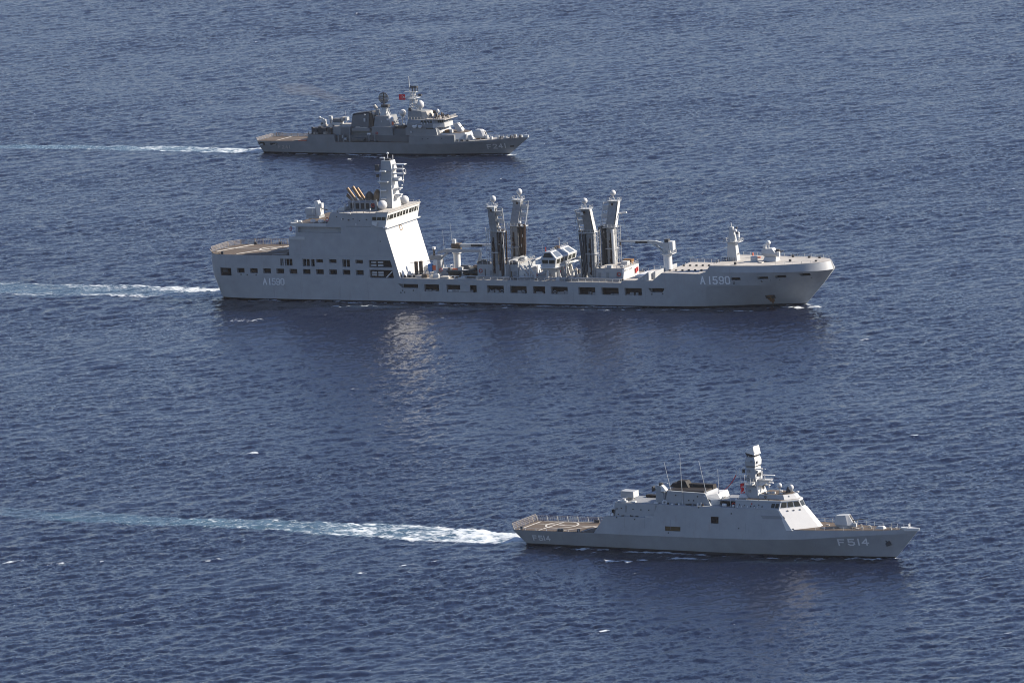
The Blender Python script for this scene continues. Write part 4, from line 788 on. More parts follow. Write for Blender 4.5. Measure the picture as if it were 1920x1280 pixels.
    for x, mt_ in ((104.6,'recess'),(112.0,'pale'),(125.0,'recess'),(130.6,'postgrey')):
        m = MB(); m.box(x-.2,x+.2,-7.6,-7.2,8.0,13.4); m.box(x-.2,x+.2,5.2,5.6,8.0,13.4); m.box(x-.25,x+.25,-7.8,5.8,13.4,13.9); m.tube((x,-7.4,11),(x,-4.6,13.5),.14,n=5); m.tube((x,5.4,11),(x,2.6,13.5),.14,n=5); m.build('gantry', mt_, S)
    m = MB()
    for a, b in (((104.0,-7.4,31),(131.0,-8.8,30.6)),((104.4,8.8,31),(131,8.8,30.6)),((99,-6,24),(80.5,-2,17)),((137,-6,24),(156,-1,19.5)),((101,-7.4,31),(93,-7,12.4)),((135.5,-9.4,31),(144.6,-6.4,11.6)),((137,9.4,31),(144.6,6.4,11.6))): m.tube(a,b,.035,n=4)
    m.build('mast_rigging', 'dark', S)
    # forward crane
    c1_ = MB().lathe((158.2,0,8.8),[(1.55,0),(1.4,.4),(1.4,6.6),(1.9,6.9),(1.9,7.2)],18).build('crane', 'white', S, True); MB().box(156.4,160.6,-1.7,1.7,15.9,16.2).build('crane_platform', 'pale', c1_); rail([(156.4,-1.7,16.2),(160.6,-1.7,16.2),(160.6,1.7,16.2)], c1_, .9, 1.3, .05, 2)
    MB().box(157.0,159.0,-1.2,1.2,16.2,19.6).build('crane_housing', 'pale', c1_); MB().box(159.02,160.6,-1.0,1.1,17.2,20.0).build('crane_cab', 'white', c1_); m = MB().box(157.6,159.0,-.8,.8,19.6,20.7); m.build('crane_winch', 'dark', c1_)
    bo = MB().rings([[(157.4,-.45,17.9),(157.4,.45,17.9),(157.4,.45,19.2),(157.4,-.45,19.2)],[(154.2,-.45,19.0),(154.2,.45,19.0),(154.2,.45,20.1),(154.2,-.45,20.1)],[(141.0,-.3,19.5),(141.0,.3,19.5),(141.0,.3,20.0),(141.0,-.3,20.0)]]).build('crane_boom', 'pale', c1_); MB().box(147.2,151.4,-.62,-.44,19.2,19.85).build('boom_cylinder', 'dark', c1_); m = MB().tube((156.9,-.3,16.6),(153.2,-.3,19.2),.28); m.tube((156.9,.3,16.6),(153.2,.3,19.2),.28); m.build('crane_ram', 'grey', c1_)
    MB().tube((141.6,0,19.6),(141.6,0,18.4),.25).build('crane_hook', 'tan', c1_)
    # aft boat crane and stores crane
    c2_ = MB().box(75.0,77.4,-2.0,.6,8.0,12.6).build('boat_crane', 'grey', S); MB().box(73.2,77.3,-1.6,.2,12.62,14.2).build('crane_housing', 'recess', c2_); MB().tube((74.6,-.8,14.2),(74.6,-.8,16.8),.4).build('crane_winch', 'dark', c2_); MB().box(74.2,75.0,-1.3,-.3,16.2,17.0).build('crane_lamp', 'white', c2_)
    MB().rings([[(76.0,-1.1,14.6),(76.0,-.3,14.6),(76,-.3,15.5),(76,-1.1,15.5)],[(78.9,-1.1,15.3),(78.9,-.3,15.3),(78.9,-.3,16.4),(78.9,-1.1,16.4)],[(91.4,-1.1,15.5),(91.4,-.3,15.5),(91.4,-.3,16.3),(91.4,-1.1,16.3)]]).build('crane_boom', 'grey', c2_); MB().tube((76.3,-.7,12.4),(79.6,-.7,15.4),.35).build('crane_ram', 'grey', c2_)
    MB().rings([[(90.9,-1.0,15.6),(91.9,-1.0,15.6),(91.9,-.4,15.6),(90.9,-.4,15.6)],[(90.4,-1.0,11.2),(91.2,-1.0,11.2),(91.2,-.4,11.2),(90.4,-.4,11.2)]]).build('crane_jib', 'pale', c2_); MB().slab([(91.95,-1,15.4),(91.95,-.4,15.4),(91.25,-.4,11.2),(91.25,-1.0,11.2)], .05).build('jib_plate', 'white', c2_); MB().tube((90.4,-.7,11.5),(89.9,-.7,10.2),.2).build('crane_hook', 'dark', c2_)
    c3_ = MB().lathe((80.6,4,8.0),[(1.25,0),(1.15,.5),(1.15,6),(1.6,6.4),(1.6,6.7)],16).build('stores_crane', 'white', S, True); MB().box(79.2,82.0,3,5.2,14.8,17.6).build('crane_housing', 'tan', c3_); MB().box(79.6,80.6,3,4,17.6,19).build('crane_winch', 'white', c3_)
    MB().rings([[(81.5,3.6,16.2),(81.5,4.4,16.2),(81.5,4.4,17.4),(81.5,3.6,17.4)],[(95.0,3.7,17.0),(95,4.3,17.0),(95,4.3,17.5),(95,3.7,17.5)]]).build('crane_boom', 'pale', c3_); MB().box(86.2,90.2,3.4,3.58,16.6,17.3).build('boom_cylinder', 'black', c3_)
    whip(S,(80.0,2,18.8),(79.6,2,25),.05); whip(S,(76.6,3,15),(76.3,3,22),.05)
    # clutter on the aft end of the main deck
    random.seed(11)
    for i in range(6): MB().lathe((68.4+.9*i+.3*(i%2),-11.0+.2*i,8.1),[(.38,0),(.38,.95),(.1,1.0)],10).build('oil_drum', 'dark', S, True)
    for x, z1 in ((70.3,13.0),(72.0,13.2)): MB().box(x,x+.9,-7.4,-6.3,8.1,z1).build('fuel_post', 'tan', S)
    MB().box(76.8,77.9,-6.6,-5.6,8.1,13.4).build('fire_station', 'white', S); MB().box(76.6,77.7,-6.72,-6.6,10.2,11.8).build('fire_box', 'orange', S); MB().box(75.0,76.4,-7.0,-5.6,9.6,12.2).build('pump_cabinet', 'blue', S)
    for x, y, s_, mt_, hh in ((73.2,-10.0,1.2,'deckgrey',1.0),(75.4,-10.2,1.0,'tan',1.4),(79.4,-9.8,1.0,'pale',1.5),(83.0,-10.5,1.6,'deckgrey',.9),(84.5,2.0,2.2,'rubber',2.6),(87.5,5.0,2.0,'tan',2.2),(80,-3.5,1.4,'grey',2.4),(70.5,3.2,1.5,'pale',2.2),(89.0,-10.3,1.2,'pale',.8)):
        m = MB(); m.box(x-s_,x+s_,y-s_*.7,y+s_*.7,8.05,8.05+hh*.8); m.frust(x-s_*.8,x+s_*.8,y-s_*.5,y+s_*.5,8.05+hh*.8,x-s_*.6,x+s_*.6,y-s_*.3,y+s_*.3,8.05+hh); m.build('stores_pallet', mt_, S)
    lifering(S,(79.6,-6.8,10.3),(0,1,0),.5); m = MB()
    for k in range(14): m.box(81.6+.75*k,81.75+.75*k,-8.4,-8.2,8.05,8.6+.8*random.random())
    m.box(81.6,92.4,-4.6,-4.3,8.05,9.3); m.build('boat_cradle', 'tan', S); rail([(68,-8,8.1),(80,-8,8.1)], S, 1.2, 1.4, .05, 2); m = MB().path([(69,-7.8,12.6),(73,-6.4,12.9),(77,-5,13.3)],.1); m.path([(73.4,-7,8.5),(74.8,-7,10.6),(76,-7,8.6)],.2); m.build('pipework', 'pale', S)
    return S, H
def boat(S):
    """rigid inflatable boat lying in its cradle on the supply ship's deck"""
    E = empty('inflatable_boat', tuple(place(S, 87.0, -6.3, 9.0)), S.rotation_euler.z+R(0))
    tag(E, 'dark grey rigid inflatable boat in a cradle under the boat crane of the supply ship', 'boat')
    MB().rings([[(x,-y,.9),(x,y,.9),(x,y*.75,.35),(x,0,z),(x,-y*.75,.35)] for x,y,z in ((-4.6,1.2,0),(0,1.3,0),(3,1.0,.1),(4.9,.15,.7))]).build('hull', 'rubber', E)
    for s_ in (-1,1): MB().path([(-4.8,1.35*s_,1.15),(1.5,1.45*s_,1.2),(3.6,1.0*s_,1.35),(5.0,.2*s_,1.7)],.36,8).build('tube', 'rubber', E, True)
    MB().box(-1.2,.4,-.5,.5,.95,2.3).build('console', 'pale', E); m = MB().path([(-3.4,-1,1.2),(-3.6,-1,3.0),(-3.6,1,3.0),(-3.4,1,1.2)],.1); m.build('roll_bar', 'white', E); MB().box(-4.9,-4.0,-.5,.5,1.0,2.0).build('outboard_engine', 'dark', E); MB().box(-3.2,-1.8,-.45,.45,.95,1.8).build('seat', 'orange', E)
    MB().box(.6,2.4,-.6,.6,.95,1.45).build('bow_locker', 'white', E)
    return E

# ================================================================ frigate F241 (farthest)
def frigate_far():
    S = empty('frigate', (-91.05, 2678.31, 0.0), R(-26.77))
    tag(S, 'farthest dark grey frigate numbered F 241, with lattice mast, white radomes and black topped funnel', 'warship')
    st = sorted(set([-1,1,3,6,10,15,21.2,21.6,22.2,22.4,27,33,33.3,40,48,56,65,65.3,65.5,72,78,84.5,84.7,84.9]+[87+1.6*i for i in range(16)]+[112.4,113,113.3]))
    wl = [(-1,.7,5.4,.45),(20,20,6.5,.45),(55,55,6.6,.45),(74,74,5.4,.45),(90,88.5,3.0,.45),(102,98.5,1.2,.45),(113.3,105.4,.04,.45)]
    prof = [(-1,4.7),(21.2,5.0),(21.6,7.5),(33,7.65),(33.3,4.85),(65.3,4.9),(65.5,7.6),(84.5,7.85),(84.7,5.25),(98,5.9),(108,6.5),(113.3,6.7)]
    tp = [(-1,6.6),(10,7.0),(40,7.1),(72,6.95),(84,6.2),(93,4.9),(103,2.7),(109,1.2),(113.3,.15)]
    zt = lambda s: float(np.interp(s, *zip(*prof)))
    zm = lambda s: float(np.interp(s, [-1,21,65,84,113.3],[4.0,4.3,4.4,4.6,5.9]))
    H = Hull([wl,[(s, s if s < 100 else s-.9*(s-100)/13.3, pchip(*zip(*tp), s)-.10 if s < 105 else max(.05, pchip(*zip(*tp), s)*.85), zm(s)) for s in st],[(s, s, pchip(*zip(*tp), s), zt(s)) for s in st]], st)
    h = H.mb().build('hull', 'oldgrey', S); cut(h, [(-.4,2.1,-9,-4.6,2.9,4.25),(4.5,7.7,-9,-5.0,3.2,4.05)])
    MB().box(-.35,2.05,-4.9,-4.8,2.95,4.2).build('hull_opening', 'black', h); MB().box(4.55,7.6,-5.3,-5.2,3.25,4.0).build('hull_opening', 'black', h)
    m = MB().box(-.2,.9,-5.9,-5.3,2.95,3.6); m.sphere((6.9,-6.2,3.6),.3); m.box(5.4,6.6,-6.2,-5.6,3.25,3.5); m.build('mooring_gear', 'pale', S)
    B = Hull([[(-1,1.6,4,-2.5),(60,60,5.5,-3),(85,83,2.6,-3),(113.3,101.5,.03,-2.5)],[(q[0],q[1],q[2]+.02,q[3]+.06) for q in wl]], st); B.mb().build('boot_topping', 'black', S)
    number(H, 'F241', (2.25,2.2,2.3,1.2), 97.0, 2.4, 1.6, .30, h, .045, 1.4, 'dome'); number(H, 'F241', (1.6,1.6,1.65,1), 8.1, 1.9, 1.2, .22, h, .005, 1.2, 'deckgrey')
    q = lambda x, z: (x, -H.half(x, z), z); m = MB().slab([q(105.7,2.95),q(107.3,3.05),q(107.3,3.55),q(105.7,3.45)],.05); m.build('anchor_pocket', 'black', h); m = MB()
    for x, z in ((71,6.2),(73.4,6.3),(79.2,6.5),(68,3)): m.slab([q(x,z),q(x+.4,z),q(x+.4,z+.4),q(x,z+.4)],.04)
    m.build('scuttle', 'dark', h)
    fd = H.deck(-.9,21.1,.12).build('flight_deck', 'tan', S); m = MB()
    for (x0,y0),(x1,y1),t in (((-.5,.5),(20.5,.5),.3),((7,-6),(7.6,6),.3),((14,-6),(20,0),.3)):
        d = Vector((x1-x0,y1-y0,0)).normalized(); e = Vector((-d.y,d.x,0))*t/2; z0, z1 = zt(x0)+.06, zt(x1)+.06+.03*(t>0); a, b = Vector((x0,y0,z0)), Vector((x1,y1,z1)); u = Vector((0,0,.06))
        m.hexa([a-e,b-e,b+e,a+e],[a-e+u,b-e+u,b+e+u,a+e+u])
    m.build('deck_marking', 'mark', fd)
    net([(-.9,6.4,4.75),(-.9,-6.4,4.75)], S, 1.2, .6, 2.0, .4, .04); net([(-.8,6.6,4.75),(20.5,7,5)], S, 1.2, .5, 2.6, .5, .05); m = MB()
    for x in (.6,1.6,2.6,3.4,19.0): m.tube((x,6.2,4.8),(x,6.2,6.4),.1,n=5)
    m.build('stanchion', 'rust', S)
    net([(-.8,-6.5,4.7),(19,-6.95,5.0)][::-1], S, -.15, .9, 3, .6, .04)
    m = MB().box(17,20.5,-6.7,-5.9,5.05,5.3); m.build('deck_fitting', 'orange', S)
    H.deck(33.5,65.1,.1).build('gallery_deck', 'tan', S); H.deck(84.9,112.8,.15).build('foredeck', 'deckgrey', S); H.deck(65.7,84.3,.2).build('forecastle_deck', 'deckgrey', S); H.deck(21.8,32.8,.2).build('aft_deck', 'tan', S)
    rail([(86,-5.8,5.4),(93,-4.8,5.65),(103,-2.6,6.2),(112,-.5,6.65)], S, 1.0, 2.2, .05, 2); rail([(86,5.8,5.4),(93,4.8,5.65),(103,2.6,6.2),(112,.5,6.65)], S, 1.0, 2.2, .05, 2)
    random.seed(5); mm = {k: MB() for k in ('dark','pale','tan','pale')}
    for i in range(34):
        x = random.uniform(96.5,110.5); y = random.uniform(-.8,.8)*(113.5-x)/17*4.2; z = zt(x)+.08; s_ = random.uniform(.18,.4); k = random.choice(('dark','dark','pale','tan','pale')); mm[k].frust(x-s_,x+s_,y-s_,y+s_,z,x-s_*.7,x+s_*.7,y-s_*.7,y+s_*.7,z+random.uniform(.4,1.1))
    for k, m in mm.items(): m.build('mooring_gear', k, S)
    MB().frust(111.2,113.2,-.6,.6,6.6,111.6,113.4,-.4,.4,7.5).build('bow_chock', 'pale', S); whip(S,(112.3,0,6.8),(112.5,0,8.6),.05)
    # gun
    gz = 6.3; MB().lathe((93,0,5.6),[(2.0,0),(2.0,.3),(1.7,.75)],18).build('gun_ring', 'rust', S, True)
    gt = MB().rings([[(91.2,-1.4,gz),(94.4,-1.4,gz),(95,-.7,gz),(95,.7,gz),(94.4,1.4,gz),(91.2,1.4,gz)],[(90.5,-1.7,gz+.9),(94.6,-1.7,gz+.8),(95.4,-.8,gz+.8),(95.4,.8,gz+.8),(94.6,1.7,gz+.8),(90.5,1.7,gz+.9)],[(90.7,-1.5,gz+2.6),(93.8,-1.5,gz+2.7),(94.6,-.8,gz+2.6),(94.6,.8,gz+2.6),(93.8,1.5,gz+2.7),(90.7,1.5,gz+2.6)],[(91.2,-1.1,gz+3.2),(93.2,-1.1,gz+3.2),(93.7,-.6,gz+3.1),(93.7,.6,gz+3.1),(93.2,1.1,gz+3.2),(91.2,1.1,gz+3.2)]]).build('gun_turret', 'pale', S)
    MB().slab([(95.45,-.3,gz+.7),(95.45,.3,gz+.7),(94.65,.3,gz+2.6),(94.65,-.3,gz+2.6)],.1).build('mantlet', 'dark', gt); MB().tube((95,0,gz+2.0),(99,0,gz+2.5),.15,.1).build('barrel', 'dark', gt, True); MB().box(95.3,96.2,-1.0,.2,gz-.3,gz+.9).build('sight', 'pale', gt)
    # forward close-in gun on its house
    ch = MB().plan([(5.3,[(78,5.2),(84.8,5.4),(88.6,3.4),(89.4,.5)]),(8.5,[(78,4.8),(84.2,4.9),(87.6,3.0),(88.2,.5)])]).build('gun_house', 'pale', S); MB().plan([(8.52,[(78,4.7),(84.1,4.8),(87.5,2.9),(88.1,.4)]),(8.6,[(78,4.7),(84.1,4.8),(87.5,2.9),(88.1,.4)])]).build('roof_deck', 'tan', ch)
    m = MB()
    for i in range(14): x = random.uniform(85.4,88.8); y = random.uniform(-4.6,1); m.box(x-.3,x+.3,y-.3,y+.3,5.5,6.2+random.random()*1.9)
    m.build('deck_locker', 'pale', S); m = MB().box(87.6,88.3,-3.2,-2.7,5.6,7.0); m.build('fire_box', 'orange', S); m = MB()
    for i in range(7): x = random.uniform(84.6,90); m.box(x-.3,x+.3,-5.2,-4.6,5.4,6.1)
    m.build('deck_fitting', 'dark', S)
    cw = MB().lathe((84.2,0,8.6),[(1.4,0),(1.4,.5),(.9,.8)],16).build('close_in_gun', 'pale', S, True); MB().hexa([(82.9,-1.2,9.2),(85.6,-1.2,9.2),(85.6,1.2,9.2),(82.9,1.2,9.2)],[(81.8,-1.0,11.6),(83.6,-1.0,11.9),(83.6,1.0,11.9),(81.8,1.0,11.6)]).build('gun_shield', 'pale', cw); m = MB().tube((84.4,-.4,10.2),(86.5,-.4,11.2),.15); m.hexa([(84.2,-.5,9.6),(84.8,-.5,9.6),(84.8,.2,9.6),(84.2,.2,9.6)],[(83.3,-.5,11.8),(83.8,-.5,11.8),(83.8,.2,11.8),(83.3,.2,11.8)]); m.build('barrel', 'dark', cw)
    m = MB().box(79.8,82,-4.6,-1,8.62,9.6); m.build('stowage_box', 'rust', S); MB().box(81.6,83,-4.6,-3.4,8.62,9.9).build('deck_locker', 'pale', S)
    # bridge block
    b1 = MB().plan([(7.7,[(63.6,5.9),(77.4,6.0),(78.4,5.2),(78.9,3.8)]),(10.6,[(63.6,5.7),(76.6,5.8),(77.2,5.0),(77.6,3.6)])]).build('deckhouse', 'oldgrey', S)
    MB().slab([(77.4,-6.0,7.8),(78.9,-3.8,7.8),(77.6,-3.6,10.5),(76.6,-5.8,10.5)],.05).build('sunlit_house_front', 'pale', b1); MB().slab([(78.9,-3.8,7.8),(78.9,3.8,7.8),(77.6,3.6,10.5),(77.6,-3.6,10.5)],.05).build('sunlit_house_front', 'pale', b1)  # lighter slabs paint sunlight on the front of the dark grey house
    b2 = MB().plan([(10.62,[(64.6,6.2),(75.7,6.3),(77.4,5.0),(79.4,3.6),(79.6,.5)]),(12.2,[(64.6,6.2),(75.7,6.3),(77.2,5.2),(79.3,3.6),(79.5,.5)]),(13.6,[(64.6,5.4),(75.4,5.4),(76.9,4.8),(78.8,3.3),(79.0,.5)])]).build('bridge', 'oldgrey', S)
    MB().slab([(75.7,-6.3,10.62),(77.4,-5.0,10.62),(77.2,-5.2,12.2),(75.7,-6.3,12.2)],.05).build('sunlit_bridge_front', 'pale', b2); MB().slab([(77.4,-5.0,10.62),(79.4,-3.6,10.62),(79.3,-3.6,12.2),(77.2,-5.2,12.2)],.05).build('sunlit_bridge_front', 'pale', b2); MB().slab([(79.4,-3.6,10.62),(79.62,-.5,10.62),(79.52,-.5,12.2),(79.32,-3.6,12.2)],.05).build('sunlit_bridge_front', 'pale', b2); MB().slab([(79.62,-.5,10.62),(79.62,.5,10.62),(79.5,.5,12.2),(79.5,-.5,12.2)],.05).build('sunlit_bridge_front', 'pale', b2); MB().slab([(79.62,.5,10.62),(79.4,3.6,10.62),(79.3,3.6,12.2),(79.5,.5,12.2)],.05).build('sunlit_bridge_front', 'pale', b2)  # lighter slabs paint the bridge's forward facets as sunlit
    for qq, n in (([(77.2,-5.2,12.2),(79.3,-3.6,12.2),(78.8,-3.3,13.6),(76.9,-4.8,13.6)],3),([(79.3,-3.6,12.2),(79.5,-.5,12.2),(79.0,-.5,13.6),(78.8,-3.3,13.6)],3),([(79.5,.5,12.2),(79.3,3.6,12.2),(78.8,3.3,13.6),(79.0,.5,13.6)],3),([(70,-6.2,12.2),(75.7,-6.3,12.2),(75.4,-5.4,13.6),(70,-5.4,13.6)],4)): window_row(qq, n, b2, .2, .2, .8, .03, .97)
    m = MB().box(72.0,80.6,-5.6,5.6,13.62,13.85); m.build('bridge_roof', 'deckgrey', S); rail([(64.8,-5.5,13.7),(79.8,-5.5,13.85),(80.4,0,13.85),(79.8,5.5,13.85)], S, .9, 1.4, .06, 2, 'deckgrey'); m = MB()
    for i in range(12): x = random.uniform(72.6,80); y = random.uniform(-5,3); m.box(x-.25,x+.25,y-.25,y+.25,13.86,14.3+random.random()*1.3)
    m.build('roof_fitting', 'tan', S); m = MB()
    for i in range(6): x = random.uniform(76,80.2); y = random.uniform(-5,2); m.box(x-.2,x+.2,y-.2,y+.2,13.86,14.6+random.random()*1.2)
    m.build('roof_lamp', 'dark', S)
    m = MB()
    for x, z in ((68.4,11.3),(66.0,8.6),(70.7,12.0),(72,11.9),(73.3,12.1)): m.slab([(x,-6.25,z),(x+.5,-6.25,z),(x+.5,-6.25,z+.7),(x,-6.25,z+.7)],.2)
    m.build('wall_fitting', 'pale', b2); liferaft(S,68.0,-6.6,11.2,1.8); liferaft(S,70.4,-6.7,11.2,1.4)
    m = MB()
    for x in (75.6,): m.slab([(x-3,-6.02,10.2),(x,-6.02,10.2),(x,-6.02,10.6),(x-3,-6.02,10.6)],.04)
    m.build('painted_shadow', 'black', b1)  # black strip paints the shade under the bridge overhang
    u = MB().plan([(13.62,[(63.6,3.6),(69.4,3.4),(70.6,1.6)]),(16.6,[(63.8,3.1),(69.2,3.0),(70.2,1.4)])]).build('upper_house', 'oldgrey', S); m = MB().plan([(13.62,[(69.5,3.2),(72.4,2.8),(73,1.2)]),(16.4,[(69.4,3.0),(71.2,2.6),(71.8,1.0)])]); m.build('upper_house_front', 'deckgrey', u); MB().slab([(72.45,-2.8,14.2),(73.0,-1.2,14.2),(72.6,-1.1,15.4),(72.0,-2.7,15.4)],.1).build('vent', 'gloom', u); MB().box(63.8,64.6,-3.0,-2,16.62,17.8).build('director', 'dark', S)
    dr = MB().frust(73.2,75.0,-1.0,.6,13.86,73.6,74.6,-.7,.3,15.4).build('director', 'pale', S); m = MB().sphere((75.0,-.3,16.3),.75,1.2); m.build('director_dish', 'pale', dr, True); MB().box(73.2,74.3,-.7,.4,15.42,16.6).build('director_head', 'tan', dr)
    # lattice main mast
    ms = MB(); base, topz = 16.6, 23.6; c = [(63.4,-1.6),(66.4,-1.6),(66.4,1.6),(63.4,1.6)]; t_ = [(63.9,-.6),(65.1,-.6),(65.1,.6),(63.9,.6)]
    lp = lambda i, k: (c[i][0]+(t_[i][0]-c[i][0])*k, c[i][1]+(t_[i][1]-c[i][1])*k, base+(topz-base)*k)
    for i in range(4):
        ms.tube(lp(i,0),lp(i,1),.16,n=6)
        for j in range(6): ms.tube(lp(i,j/6),lp((i+1)%4,(j+1)/6),.09,n=4); ms.tube(lp(i,(j+1)/6),lp((i+1)%4,(j+1)/6),.09,n=4)
    ms = ms.build('mast', 'pale', S); m = MB().box(61.2,66.2,-.8,.8,23.55,23.8); m.tube((61.0,-.5,21.5),(68.0,.3,22.5),.16,n=6); m.tube((61.4,-.5,21.6),(64.6,0,20.6),.12,n=5); m.box(63.0,66.4,-2.6,2.6,21.2,21.4); m.build('yard', 'pale', ms)
    m = MB().tube((63.2,0,23.6),(63.0,0,29.6),.26,.14,8); m.build('mast_antenna', 'pale', ms, True); m = MB()
    for x, y in ((64.6,-.6),(65.2,.4),(65.9,-.3),(66.4,.5),(64.2,.7)): m.tube((x,y,23.8),(x,y,25.2+random.random()*.8),.13,n=5)
    m.box(63.8,66.6,-.7,.7,25.3,25.9); m.box(67.0,68.2,-.4,.6,22.1,22.8); m.build('sensor', 'dark', ms); radome(S,(67.7,-.2,18.8),1.4,.8,1.15,.5)
    # midships radome on lattice legs
    lg = MB()
    for a, b in (((56.4,-1,10.8),(58.4,-.6,14.0)),((59.2,-1.6,10.8),(59.4,-.6,13.9)),((61.0,-.5,10.8),(60.3,0,14.0)),((58.4,1.6,10.8),(59.4,.8,14)),((57.4,-.8,12.4),(60,-.5,11)),((56.6,-1.1,11),(59.2,-1.6,11.4))): lg.tube(a,b,.15,n=6)
    lg.box(56.6,60.2,-1.9,-.8,10.8,11.4); lg.build('radome_tripod', 'pale', S); radome(S,(59.7,0,15.5),1.3,.4,1.05,.5); MB().frust(58.2,61.6,-3.6,1,9.8,58.6,61.2,-3,.5,10.8).build('winch_housing', 'tan', S)
    # midships deckhouses, funnel and radar tower
    MB().frust(57.8,63.5,-4.6,4.6,4.95,57.8,63.5,-4.4,4.4,9.8).build('deckhouse', 'gloom', S); d = MB().box(48.6,57.6,-5.2,5.2,4.95,10.5).build('deckhouse', 'oldgrey', S); MB().box(48.8,57.4,-5.0,5.0,10.52,10.6).build('roof_deck', 'deckgrey', d)
    hs = MB().frust(48.9,56.0,-3.8,3.8,10.6,49.4,55.2,-3.4,3.4,14.5).build('radar_house', 'oldgrey', S); MB().lathe((54.9,-2.0,10.6),[(1.6,0),(1.6,3.0),(.9,3.8),(.1,4.1)],14).build('vent_trunk', 'dome', hs, True); m = MB().box(56.2,57.2,-2.8,-1.8,10.7,12.6); m.build('fire_station', 'deckgrey', S); MB().box(56.3,57.0,-2.95,-2.82,11.2,12.4).build('fire_box', 'orange', S); MB().box(52.0,52.4,-3.75,-3.55,12.2,12.8).build('wall_lamp', 'pale', hs); lifering(S,(50.8,-5.35,8.2),(0,1,0),.4)
    rt_ = MB().rings([[(50.4,-1.4,14.5),(53.4,-1.4,14.5),(53.4,1.4,14.5),(50.4,1.4,14.5)],[(51.2,-.6,17.6),(52.8,-.6,17.6),(52.8,.6,17.6),(51.2,.6,17.6)]]).build('radar_tower', 'pale', S); m = MB()
    for a, b in (((53.0,-1,14.5),(54.6,-1,17.0)),((54.2,.6,14.5),(53.0,.6,18)),((49.6,-1.2,14.5),(50.8,-1,17.6)),((53.6,-1.4,14.5),(54.0,-1.0,16.6)),((52.6,-1.6,14.5),(53.6,-1.2,17))): m.tube(a,b,.13,n=5)
    m.build('tower_brace', 'pale', rt_); MB().box(50.9,53.9,-1.0,1.0,17.6,18.7).build('radar_drive', 'dark', rt_)
    m = MB(); cx, cz, rr = 51.9, 21.2, 2.05
    for i in range(7): f = -1+2*(i+.5)/7; w_ = rr*math.sqrt(1-f*f*.8); m.tube((cx-w_,-.6+.5*f*f,cz+f*rr*.9),(cx+w_,-.6+.5*f*f,cz+f*rr*.9),.12,n=5)
    for i in range(9): f = -1+2*(i+.5)/9; w_ = rr*.9*math.sqrt(max(.05,1-f*f)); m.tube((cx+f*rr,-.55+.4*f*f,cz-w_),(cx+f*rr,-.55+.4*f*f,cz+w_),.1,n=5)
    m.torus((cx,-.3,cz),(0,1,0),rr,.14,20,5); m.tube((cx,-.2,18.6),(cx,-.2,cz+1.9),.25); m.tube((cx,-.9,cz),(cx,-2.0,cz-.6),.12); m.build('search_radar', 'dark', rt_)
    d3 = MB().frust(48.0,49.8,-.8,.8,14.5,48.3,49.5,-.5,.5,16.6).build('director', 'oldgrey', S); MB().tube((49.0,-.4,16.9),(47.8,-.6,18.3),.55,.65,12).build('director_dish', 'deckgrey', d3, True)
    fn = MB().hexa([(38.7,-3.6,10.0),(46.4,-3.6,10.0),(46.4,3.6,10.0),(38.7,3.6,10.0)],[(39.4,-3.0,14.7),(46.6,-3.0,15.6),(46.6,3.0,15.6),(39.4,3.0,14.7)]).build('funnel', 'gloom', S); MB().hexa([(39.3,-3.1,14.72),(47.0,-3.1,15.62),(47.0,3.1,15.62),(39.3,3.1,14.72)],[(39.7,-2.7,15.3),(46.8,-2.7,16.1),(46.8,2.7,16.1),(39.7,2.7,15.3)]).build('funnel_cap', 'black', fn); MB().frust(46.5,48.6,-3.4,3.0,10,46.7,47.6,-2.6,2.6,15.6).build('funnel_front', 'tan', fn); m = MB().sphere((47.6,-1.5,15.2),.8); m.box(47.2,48,-2,-1.2,12.8,14.4); m.build('funnel_vent', 'deckgrey', fn); m = MB().box(44.6,45.2,-3.9,-3.4,12.4,13.6); m.sphere((45,-3.5,15.0),.35); m.build('funnel_lamp', 'pale', fn)
    MB().box(40.2,47.8,-5.6,-3.0,9.0,10.0).build('boat_deck', 'oldgrey', S); MB().box(38.9,48.5,-3.4,4.8,4.95,9.0).build('deckhouse', 'oldgrey', S); m = MB().box(41.6,43.6,-5.2,-4.2,10.02,10.6); m.box(43.8,46.8,-5.3,-4.4,10.02,10.4); m.build('roof_locker', 'deckgrey', S)
    for x in (34.5,36.8,39.4,47.9,50.4): MB().box(x,x+.35,-6.8,-6.4,4.95,7.9).build('davit_post', 'oldgrey', S)
    MB().rings([[(40.8,-6.6,5.4),(45.6,-6.6,5.4),(45.6,-5.2,5.4),(40.8,-5.2,5.4)],[(40.4,-6.8,6.4),(46.2,-6.8,6.4),(46.2,-5,6.4),(40.4,-5,6.4)]]).build('liferaft_pack', 'gloom', S); m = MB().tube((37,-6.2,5.9),(38,-6.2,5.9),.5); m.tube((36.2,-6,6.3),(36.2,-6,7.3),.3); m.build('deck_fitting', 'pale', S); liferaft(S,47.9,-6.3,8.0,1.4); m = MB().box(47.8,51.2,-6.9,-5.4,4.1,5.3); m.build('side_torpedo_tube', 'dark', S)
    MB().box(33.4,65.2,-5.3,-5.0,4.95,7.4).build('screen_bulkhead', 'gloom', S)
    # hangar and aft weapons
    hg = MB().frust(31.8,39.2,-5.6,5.6,7.3,32.0,39.2,-5.3,5.3,10.5).build('hangar', 'oldgrey', S); MB().box(32,39.2,-5.2,5.2,10.52,10.62).build('roof_deck', 'deckgrey', hg); MB().slab([(35.2,-5.62,7.4),(38.8,-5.62,7.4),(38.8,-5.4,10.2),(35.2,-5.4,10.2)],.06).build('hangar_panel', 'gloom', hg)
    MB().box(33.4,39.1,-5.4,5.2,4.95,7.28).build('deckhouse', 'gloom', S)
    MB().box(23.0,31.6,-4.4,4.4,7.6,10.0).build('deckhouse', 'gloom', S); m = MB()
